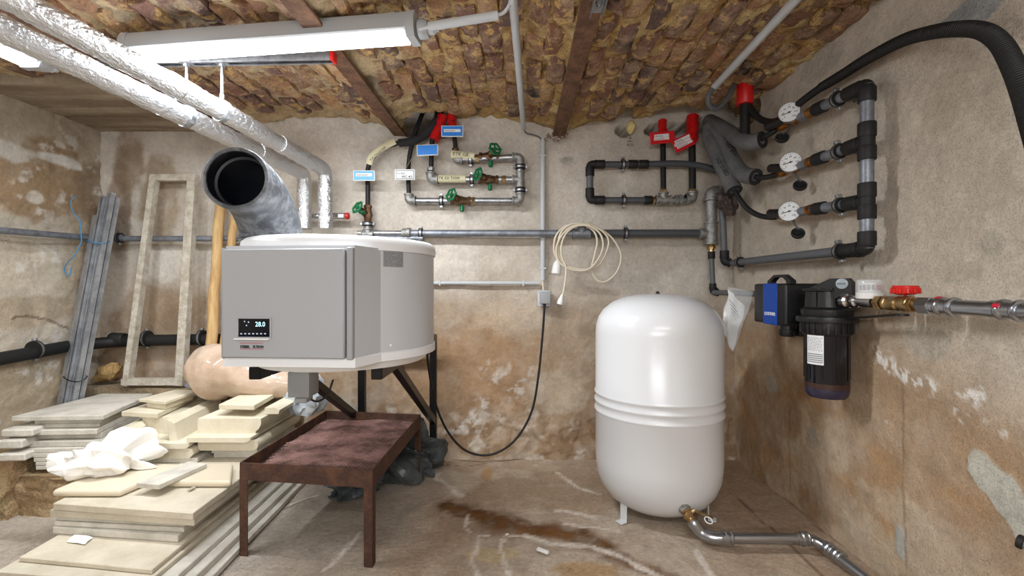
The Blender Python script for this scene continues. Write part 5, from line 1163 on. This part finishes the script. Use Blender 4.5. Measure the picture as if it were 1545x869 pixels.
def bull(corners, z0, z1, label, sides):
    """slab with rounded (bullnose) edges"""
    bm = B(); ps_ = [V((*p, 0)) for p in corners]; A_ = [bm.verts.new((p.x, p.y, z0)) for p in ps_]; D_ = [bm.verts.new((p.x, p.y, z1)) for p in ps_]
    side = []
    for i in range(4): side.append(bm.faces.new((A_[i], A_[(i+1) % 4], D_[(i+1) % 4], D_[i])))
    f0, f1 = bm.faces.new(A_[::-1]), bm.faces.new(D_); es = set()
    for i in sides: es |= {e for e in side[i].edges}
    bmesh.ops.bevel(bm, geom=list(es), offset=(z1-z0)*.46, segments=5, affect='EDGES', profile=.5)
    c_ = sum(ps_, V((0, 0, 0)))/4; return S('bullnose_stone', bm, mStoneGl, label, 'slab', (c_.x, c_.y, z0), 'bullnose edge stones', sm=50)
za = .2365
p = [atZ(77, 741, .262), atZ(181, 741, .262), atZ(272, 703, .262), atZ(180, 698, .262)]
bull([(q.x, q.y) for q in p], za, .266, 'round-edged polished cream stone carrying the crumpled white paper', (0, 1, 3))
p = [atZ(250, 727, .262), atZ(349, 727, .262), atZ(352, 701, .262), atZ(268, 700, .262)]
bull([(q.x+.012 if i in (0, 3) else q.x, q.y+.0) for i, q in enumerate(p)], za, .266, 'round-edged polished cream stone beside the rusty table corner', (0, 1))
p = [atZ(206, 729, .285), atZ(240, 732, .285), atZ(312, 700, .285), atZ(285, 696, .285)]
slab(*[(q.x, q.y) for q in p], .2672, .286, mStoneG, 'narrow broken grey stone strip lying across the round-edged stones', name='stone_strip', seed=31, bev=.001)
bm = B(); q0 = atZ(284, 740, .242); q1 = atZ(294, 735, .242); beam(bm, q0+UZ*.0, q1+UZ*.0, .013, .008, bev=.002); S('wood_chip', bm, mFrameW, 'tiny grey wood chip on the top beige slab', 'chip', tuple(q0))
# creased lumps: folds are sums of triangle waves in random directions
def wad(c, sc_, seed, m, name, label, cat, rotd=0, sub=5, zmin=0, amp=.5):
    rr = random.Random(seed); R = rotz(rotd); bm = B(); bmesh.ops.create_icosphere(bm, subdivisions=sub, radius=1)
    def tri(x): x = x % 1; return abs(2*x-1)
    fold = []
    for i in range(11):
        d = V((rr.gauss(0, 1), rr.gauss(0, 1), rr.gauss(0, 1))).normalized(); fold.append((d, rr.uniform(.5, 2.4), rr.uniform(0, 1), V((rr.gauss(0, 1), rr.gauss(0, 1), rr.gauss(0, 1))).normalized()))
    for v in bm.verts:
        p = v.co.copy(); q = p.copy()
        for d, fr, ph, e in fold: q += (p*.7+e*.3)*amp*(tri(p.dot(d)*fr+ph)-.5)/(1+fr)
        q *= 1+.18*mn.noise(p*1.4+V((seed, 0, 0)))
        w_ = V((q.x*sc_[0], q.y*sc_[1], q.z*sc_[2])); v.co = V((c[0], c[1], 0))+R @ w_+V((0, 0, c[2]))
        if v.co.z < zmin: v.co.z = zmin+(v.co.z-zmin)*.02
    mz = min(v.co.z for v in bm.verts)
    for v in bm.verts: v.co.z += zmin-mz+.0008
    return S(name, bm, m, label, cat, (c[0], c[1], zmin), sm=8)
pc = atZ(169, 712, .266); wad((pc.x-.01, pc.y+.005, .315), (.165, .095, .095), 33, mPaper, 'crumpled_paper', 'crumpled white paper lying on the round-edged stone', 'paper', 24, 6, .2668, .72)
s_ = P if False else None
bm = sheet((atZ(100, 818, .115), atZ(128, 822, .116), atZ(140, 812, .116), atZ(112, 808, .118)), 8, .0, 2)
for v in bm.verts: v.co.z += .001+.008*max(0, mn.noise(v.co*22))
S('paper_scrap', bm, mPaper, 'small white paper scrap lying on the broad beige slab', 'paper', tuple(atZ(118, 815, .114)))
# C: grey slabs on the low ledge
zt = [.460, .436, .414, .392, .366, .338, .310, .288, .266, .246, .228]; pr2 = [155, 153, 150, 146, 153, 168, 127, 124, 118, 114, 112]; pl2 = [17, 52, 45, 34, 24, 38, 40, 48, 50, 53, 54]
names = ['large smooth grey slab on top of the left slab stack', 'chipped slab directly under the large smooth top slab', 'thin grey slab third from top of the left stack', 'grey slab fourth from top of the left stack, with an ochre top edge', 'grey slab in the middle of the left stack, sticking out to the left', 'thick grey slab at the middle of the left stack, reaching furthest right',
         'speckled slab heading the shorter lower pile of the left stack', 'second slab of the shorter lower pile of the left stack', 'third slab of the shorter lower pile of the left stack', 'fourth slab of the shorter lower pile of the left stack', 'bottom slab of the left stack, on the stone ledge']
for i, z in enumerate(zt):
    z0 = zt[i+1] if i < 10 else .208; yf = 2.24+(.03 if i in (1, 2, 4) else .0)+(.0 if i < 6 else -.02)
    a = V(((pl2[i]-CX)/F*yf, yf, 0)); b = V(((pr2[i]-CX)/F*(yf+.02), yf+.02, 0)); ye = 2.73
    slab((a.x, a.y), (b.x, b.y), (b.x-.13, ye), (max(a.x-.10, -2.46), ye), z0+.0006, z-.0006, mStoneG, names[i], seed=40+i, group='slabs of the left stack')
for i, (pl, pr_, yy, z0, z1, lab) in enumerate(((0, 46, 2.19, .375, .41, 'broken rough slab on top of the small heap at the left edge'), (-6, 30, 2.17, .325, .365, 'broken slab in the middle of the small heap at the left edge'), (-6, 34, 2.16, .27, .305, 'lowest broken slab of the small heap at the left edge'))):
    xa = max((pl-CX)/F*yy, -2.6); xb = (pr_-CX)/F*yy
    slab((xa, yy), (xb, yy+.01), (xb-.06, yy+.30), (xa-.02, yy+.30), z0, z1, mStoneG, lab, seed=60+i, bev=.006)
rk = B(); bmesh.ops.create_cube(rk, size=1, matrix=Matrix.Translation((-2.515, 2.32, .13)) @ Matrix.Diagonal((.25, .30, .27, 1))); bmesh.ops.subdivide_edges(rk, edges=rk.edges, cuts=16, use_grid_fill=True)
lay = rk.verts.layers.float_color.new('Col')
for v in rk.verts: p = v.co.copy(); v.co += V((mn.noise(p*7), mn.noise(p*7+V((3, 3, 3))), mn.noise(p*9)*.25))*.035+V((mn.noise(p*22), mn.noise(p*22+V((1, 2, 3))), 0))*.012; v[lay] = (*lin((172+int(20*mn.noise(p*9)), 146, 110)), 1)
S('rubble_stone', rk, mRock, 'rough ochre rubble stone under the broken slabs at the left edge', 'stone', (-2.515, 2.32, 0), sm=60)
# B: moulded cream stones (profiles extruded away from the viewer)
def mould(prof, x, y0, y1, z, label, sk=0, m=mStoneC, cat='stone'):
    bm = B(); prism(bm, [(a, b) for a, b in prof], 0, y1-y0, (x, y0, z), (1, 0, 0), UZ)
    for v in bm.verts: v.co.x += sk*(v.co.y-y0)
    bmesh.ops.recalc_face_normals(bm, faces=bm.faces)
    if min(v.co.y for v in bm.verts) < y0-.001:
        for v in bm.verts: v.co.y = 2*y0-v.co.y
        bmesh.ops.reverse_faces(bm, faces=bm.faces)
    return S('moulded_stone', bm, m, label, cat, (x, y0, z), 'moulded cream stones', sm=35)
def arc(cx, cz, r, a0, a1, n=7): return [(cx+r*math.cos(math.radians(a0+(a1-a0)*i/n)), cz+r*math.sin(math.radians(a0+(a1-a0)*i/n))) for i in range(n+1)]
# right column
mould([(0, 0), (.235, 0), (.235, .024), (0, .024)], -1.525, 2.31, 2.72, .2365, 'thin base slab under the right column of moulded stones', -.02, mStoneG)
mould([(0, 0), (.225, 0), (.225, .022), (0, .022)], -1.530, 2.30, 2.70, .2615, 'second thin slab under the right column of moulded stones', -.02, mStoneG)
mould([(.0, 0), (.255, 0)]+arc(.255, .027, .027, -90, 90)+[(.0, .054), (-.012, .045), (-.012, .010)], -1.565, 2.27, 2.74, .2845, 'yellowish stone with a rounded right edge under the cornice piece', -.03)
def mould2(parts, label, sk=0):
    bm = B(); x0, y0_, z0_ = parts[0][1]
    for prof, (x, y0, z), y1 in parts:
        A_ = [bm.verts.new((x+a+sk*(y0-y0_), y0, z+b)) for a, b in prof]; D_ = [bm.verts.new((x+a+sk*(y1-y0_), y1, z+b)) for a, b in prof]; k_ = len(prof)
        for i in range(k_): bm.faces.new((A_[i], A_[(i+1) % k_], D_[(i+1) % k_], D_[i]))
        bm.faces.new(A_[::-1]); bm.faces.new(D_)
    return S('moulded_stone', bm, mStoneC, label, 'stone', (x0, y0_, z0_), 'moulded cream stones', sm=35)
mould2([([(-.01, 0), (.275, 0), (.295, .010), (.295, .022), (-.01, .022)], (-1.590, 2.225, .3395), 2.76),
        ([(0, 0), (.285, 0), (.285, .010), (.300, .022), (.312, .045), (.312, .074), (0, .074)], (-1.590, 2.290, .3615), 2.76)], 'cream cornice piece with stepped profile in the right column', -.03)
mould([(0, .0), (.07, 0), (.075, .020), (.055, .032), (.0, .032)], -1.30, 2.36, 2.76, .4385, 'narrow cornice moulding on the right edge of the right column', -.07)
slab((-1.515, 2.33), (-1.325, 2.31), (-1.385, 2.75), (-1.56, 2.75), .4715, .496, mStoneC, 'cream slab with a broken front edge on top of the right column', seed=71, group=None)
# left column
mould([(0, 0), (.23, 0), (.23, .022), (0, .022)], -1.79, 2.24, 2.66, .2365, 'thin slab at the foot of the left column of moulded stones', -.05, mStoneG)
mould([(0, 0), (.20, 0), (.205, .0), (.24, .003), (.256, .022), (.250, .045), (.225, .052), (0, .052)], -1.83, 2.23, 2.68, .2590, 'stone with an ogee right edge under the trough piece', -.06)
mould2([([(0, 0), (.265, 0), (.285, .008), (.285, .026), (0, .026)], (-1.87, 2.215, .3115), 2.70),
        ([(.175, 0), (.215, 0), (.195, .085), (.160, .105), (.150, .095), (.165, .07)], (-1.87, 2.25, .3375), 2.72),
        ([(-.03, 0), (.17, 0), (.155, .085), (-.03, .085)], (-1.87, 2.36, .3375), 2.70),
        ([(-.10, .015), (-.085, -.012), (-.03, -.018), (.0, 0), (-.015, .035), (.0, .055), (-.02, .075), (-.07, .07), (-.10, .05)], (-1.87, 2.23, .3305), 2.66)], 'broken cream trough shaped cornice stone in the left column', -.16)
slab((-2.03, 2.36), (-1.815, 2.32), (-1.90, 2.73), (-2.04, 2.73), .4275, .452, mStoneC, 'cream slab lying over the trough shaped stone', seed=72)
slab((-1.965, 2.44), (-1.83, 2.39), (-1.845, 2.62), (-1.95, 2.62), .4525, .483, mStoneC, 'small thick yellowish block near the top of the left column', seed=73)
slab((-2.00, 2.43), (-1.815, 2.37), (-1.825, 2.65), (-1.975, 2.65), .4835, .500, mStoneC, 'small cream tile on top of the left column', seed=74)
# ================================================================ PROPPED THINGS AT THE LEFT
k = T('steel_profile_bundle', 'tied bundle of zinc steel profiles leaning in the left corner', 'profiles', (-2.58, 2.66, .2))
b0 = V((-2.535, 2.57, .17)); t0 = V((-2.50, 2.80, 1.645)); ax = (t0-b0).normalized()
for i, (dx, dy, l0, l1, w_) in enumerate(((-.052, .0, 0, -.13, .040), (-.026, -.02, 0, -.02, .036), (.0, .0, 0, -.04, .036), (.026, -.012, 0, .0, .036), (.05, .0, 0, -.01, .036), (.012, .03, 0, -.02, .05))):
    u = U_((1, -.35, 0)); v = ax.cross(u).normalized()*-1; o = b0+u*dx*1.0+v*dy*.0+V((0, dy, 0)); L_ = (t0-b0).length+l1; h = .5*w_
    bm = B(); prism(bm, [(-h, -.012), (-h, .012), (-h+.010, .012), (-h+.010, .0095), (-h+.003, .0095), (-h+.003, -.0095), (h-.003, -.0095), (h-.003, .0095), (h-.010, .0095), (h-.010, .012), (h, .012), (h, -.012)][::(1 if i % 2 else -1)], 0, L_, (0, 0, 0), u, u.cross(ax).normalized()*(1 if i % 2 else -1))
    zz = [vv.co.dot(ax) for vv in bm.verts]
    if min(zz) < -.01:
        for vv in bm.verts: vv.co += ax*L_
    for vv in bm.verts: vv.co += o
    P('steel_profile', bm, mProfile, k)
for f_, m, nm, lb in ((.27, mBlackSteel, 'tie_wire', 'dark tie wire'), (.80, mBlueTie, 'tie_string', 'blue string')):
    c = b0.lerp(t0, f_); bm = B(); pts = [c+U_((1, -.35, 0))*math.cos(a)*.085+V((0, 1, 0))*math.sin(a)*.045+UZ*.01*math.sin(a*2) for a in [2*math.pi*i/24 for i in range(25)]]
    tube(bm, pts, .003, 6)
    if 'string' in nm:
        tube(bm, smooth([c+V((-.05, -.05, 0)), c+V((-.06, -.05, .12)), c+V((-.10, -.05, .17)), c+V((-.12, -.04, .24)), c+V((-.09, -.04, .27))], 6), .0028, 6)
        tube(bm, smooth([c+V((-.05, -.05, 0)), c+V((-.08, -.06, -.08)), c+V((-.13, -.05, -.12)), c+V((-.16, -.04, -.17)), c+V((-.13, -.04, -.20)), c+V((-.11, -.05, -.15))], 6), .0028, 6)
    P(nm, bm, m, k, lb)
# weathered frame
zf = .49; bL, bR = at(187, 573, 2.78), at(279, 573, 2.78); bL.z = bR.z = zf+.03; tL, tR = at(229, 266, 2.85), at(298, 266, 2.85)
k = T('weathered_frame', 'tall narrow weathered frame leaning against the back wall left of the boiler', 'frame', tuple((bL+bR)/2-UZ*.03))
up_ = (tL-bL).normalized()
beamN = lambda p, q, w_, d_: beam(B(), p, q, w_, d_, up=(0, 1, 0), bev=.002)
P('frame_bar', beamN(bL+V((.022, 0, -.02)), tL+V((.022, 0, 0)), .05, .045) if False else beam(B(), bL+V((.02, 0, -.025)), tL+V((.02, 0, 0)), .036, .045, up=(0, 1, 0), bev=.002), mFrameW, k)
P('frame_bar', beam(B(), bR+V((-.025, 0, -.025)), tR+V((-.025, 0, 0)), .050, .045, up=(0, 1, 0), bev=.002), mFrameW, k)
P('frame_bar', beam(B(), tL+V((0, 0, -.01)), tR+V((0, 0, -.01)), .040, .042, up=(0, 1, 0), bev=.002), mFrameW, k)
P('frame_bar', beam(B(), bL+V((.0, 0, .0)), bR+V((0, 0, .0)), .040, .048, up=(0, 1, 0), bev=.002), mFrameW, k)
# round poles
for px0, py0, Y0, px1, py1, Y1, r_, lab in ((333, 300, 2.86, 316, 560, 2.74, .029, 'thick pale round wooden pole leaning beside the boiler front'), (354, 320, 2.86, 334, 560, 2.78, .022, 'thinner pale wooden pole half hidden by the boiler')):
    p, q = at(px1, py1, Y1), at(px0, py0, Y0); q = q+(q-p)*.08; n = 14; bm = B(); tube(bm, [q.lerp(p, i/n)+V((.004*math.sin(i*1.3), 0, 0)) for i in range(n+1)], [r_*(1+.03*math.sin(i*2.3)) for i in range(n+1)], 14)
    S('wooden_pole', bm, mWood, lab, 'pole', tuple(p), 'wooden poles')
# wrapped roll
c = at(372, 560, 2.62); bm = B()
tube(bm, smooth([c+V((-.225, .02, -.03)), c+V((-.20, .01, -.01)), c+V((-.10, 0, .0)), c+V((.02, 0, -.03)), c+V((.14, 0, -.055)), c+V((.27, 0, -.065))], 14), [.03+.125*min(1, (i/12))**.5-.075*max(0, (i-24)/46) for i in range(71)], 40)
for v in bm.verts: p = v.co.copy(); v.co += V((0, mn.noise(p*9)*.012+mn.noise(p*24)*.005, mn.noise(p*9+V((4, 2, 1)))*.014+mn.noise(p*26)*.006))
S('wrapped_roll', bm, mBag, 'brownish wrapped roll in clear film lying behind the slabs under the boiler', 'roll', tuple(c-UZ*.15), sm=50)
bm = B(); bmesh.ops.create_icosphere(bm, subdivisions=4, radius=1); c1 = at(460, 595, 2.60)
for v in bm.verts:
    p = v.co.copy(); k_ = 1+.25*mn.noise(p*2.4+V((4, 8, 0)))-.22*abs(mn.noise(p*5.2)); v.co = c1+V((p.x*.12*k_, p.y*.07*k_, p.z*.13*k_))
S('clear_film_bundle', bm, mat('hazy_film', (176, 186, 194), .18, 0, .5, 22, col2=(206, 212, 216), vscale=9), 'shiny crumpled grey film hanging between boiler and rusty table', 'film', tuple(c1-UZ*.12), sm=25)
bm = sheet((at(299, 545, 2.66), at(303, 560, 2.60), at(296, 588, 2.58), at(278, 583, 2.66)), 6, .0, 2, .004); S('grey_sheet', bm, mat('blue_grey_film', (140, 148, 158), .4), 'small blue-grey flap of film left of the wrapped roll', 'film', tuple(at(290, 580, 2.62)))
# dark tarp under the table
wad((-.68, 2.655, .10), (.19, .10, .15), 11, mTarp, 'dark_film_heap', 'dark crumpled plastic film on the floor behind the rusty table', 'film', 12, 5, .004, 1.0)
wad((-.86, 2.44, .03), (.12, .06, .06), 14, mTarp, 'dark_film_piece', 'small end of dark film on the floor under the rusty table', 'film', 20, 4, .004, 1.0)
# small bits
c = atZ(819, 831, .008); bm = B(); box(bm, c, (.055, .018, .012), .003, rotz(-35)); S('plastic_clip', bm, mWhiteP, 'small white plastic piece on the stained floor', 'piece', (c.x, c.y, .002))
bm = B(); c = atZ(765, 806, .004); box(bm, c, (.016, .012, .006), .002, rotz(40)); S('plaster_crumb', bm, mStoneC, 'tiny cream crumb on the brown floor stain', 'crumb', (c.x, c.y, .001))
# rail bracket on the middle beam
k = T('rail_bracket', 'small galvanised channel bracket fixed to the middle rusty beam', 'bracket', (.262, 1.53, 2.034))
c = V((.262, 1.53, 2.034)); prism_ = B(); prism(prism_, [(-.022, .0), (-.022, -.022), (-.019, -.022), (-.019, -.003), (.019, -.003), (.019, -.022), (.022, -.022), (.022, 0)], -.12, .075, c+V((0, 0, .0)), (1, 0, 0), UZ); P('channel', prism_, mGalv, k)
P('bolt', lathe(B(), [(.012, -.003), (.012, -.008), (.008, -.010), (.007, -.016)], c+V((0, .02, 0)), (0, 0, 1), 6), mGalv, k)
# foam lump with squiggle, pencil mark on the plaster
bm = B(); bmesh.ops.create_icosphere(bm, subdivisions=3, radius=1); c = bw(952, 192, 2.90)
for v in bm.verts: p = v.co.copy(); v.co = c+V((p.x*.028, p.y*.04, p.z*.040))*(1+.2*mn.noise(p*3))
S('mounting_foam', bm, mat('foam_yellow', (214, 196, 140), .8, 0, .3, 50), 'small lump of yellow mounting foam in the gap below the bricks', 'foam', tuple(c))
bm = B(); c = at(951, 210, 2.925)
beam(bm, c+UZ*.014, c+UZ*-.012, .0025, .001, up=(0, 1, 0)); beam(bm, c+V((-.012, 0, 0)), c+V((0, 0, .016)), .0025, .001, up=(0, 1, 0)); beam(bm, c+V((.012, 0, 0)), c+V((0, 0, .016)), .0025, .001, up=(0, 1, 0)); beam(bm, c+V((-.016, 0, -.014)), c+V((.016, 0, -.014)), .0025, .001, up=(0, 1, 0))
mk = P('pencil_mark', bm, mInk, wall_back_obj, 'hand drawn arrow mark')
text('H 22', .022, c+V((-.022, 0, -.042)), (1, 0, 0), (0, 0, 1), mInk, wall_back_obj, 'handwriting')
# cobweb dirt at the beam end
rr = random.Random(8); bm = B(); c = V((.225, 2.86, 2.03))
for i in range(40):
    d = V((rr.gauss(0, .03), rr.gauss(0, .02), rr.gauss(-.012, .014))); tube(bm, [c+d, c+d+V((rr.gauss(0, .014), rr.gauss(0, .01), rr.gauss(-.006, .012)))], .0022, 4)
o = S('dusty_debris', bm, mRustBeam, 'tuft of dusty debris at the wall end of the middle beam', 'debris', tuple(c)); o['kind'] = 'stuff'
for o in (): pass

bm = B(); bmesh.ops.create_icosphere(bm, subdivisions=3, radius=1); c = at(163, 562, 2.84)
lay = bm.verts.layers.float_color.new('Col')
for v in bm.verts: p = v.co.copy(); v.co = c+V((p.x*.085, p.y*.05, p.z*.055+.01*p.x))*1*(1) if False else c+V((p.x*.085, p.y*.05, p.z*.05+.02*p.x))+V((mn.noise(p*1.7)*.03, 0, mn.noise(p*2+V((3, 0, 0)))*.02)); v[lay] = (*lin((190, 156, 104)), 1)
S('ledge_stone', bm, mRock, 'small ochre stone lying on the back ledge beside the steel profiles', 'stone', tuple(c), sm=25)
k = T('pipe_end', 'small steel pipe end sticking out of the right wall low at the frame edge', 'pipe', tuple(atX(1543, 818, 1.32)))
q = atX(1534, 815, 1.30); P('pipe', tube(B(), [q, q+V((.06, -.10, -.02))], .014, 14), mSteel, k); P('end_ring', lathe(B(), [(.015, 0), (.018, .002), (.018, .012), (.015, .014)], q, (.5, -.85, -.15), 16), mRubber, k)
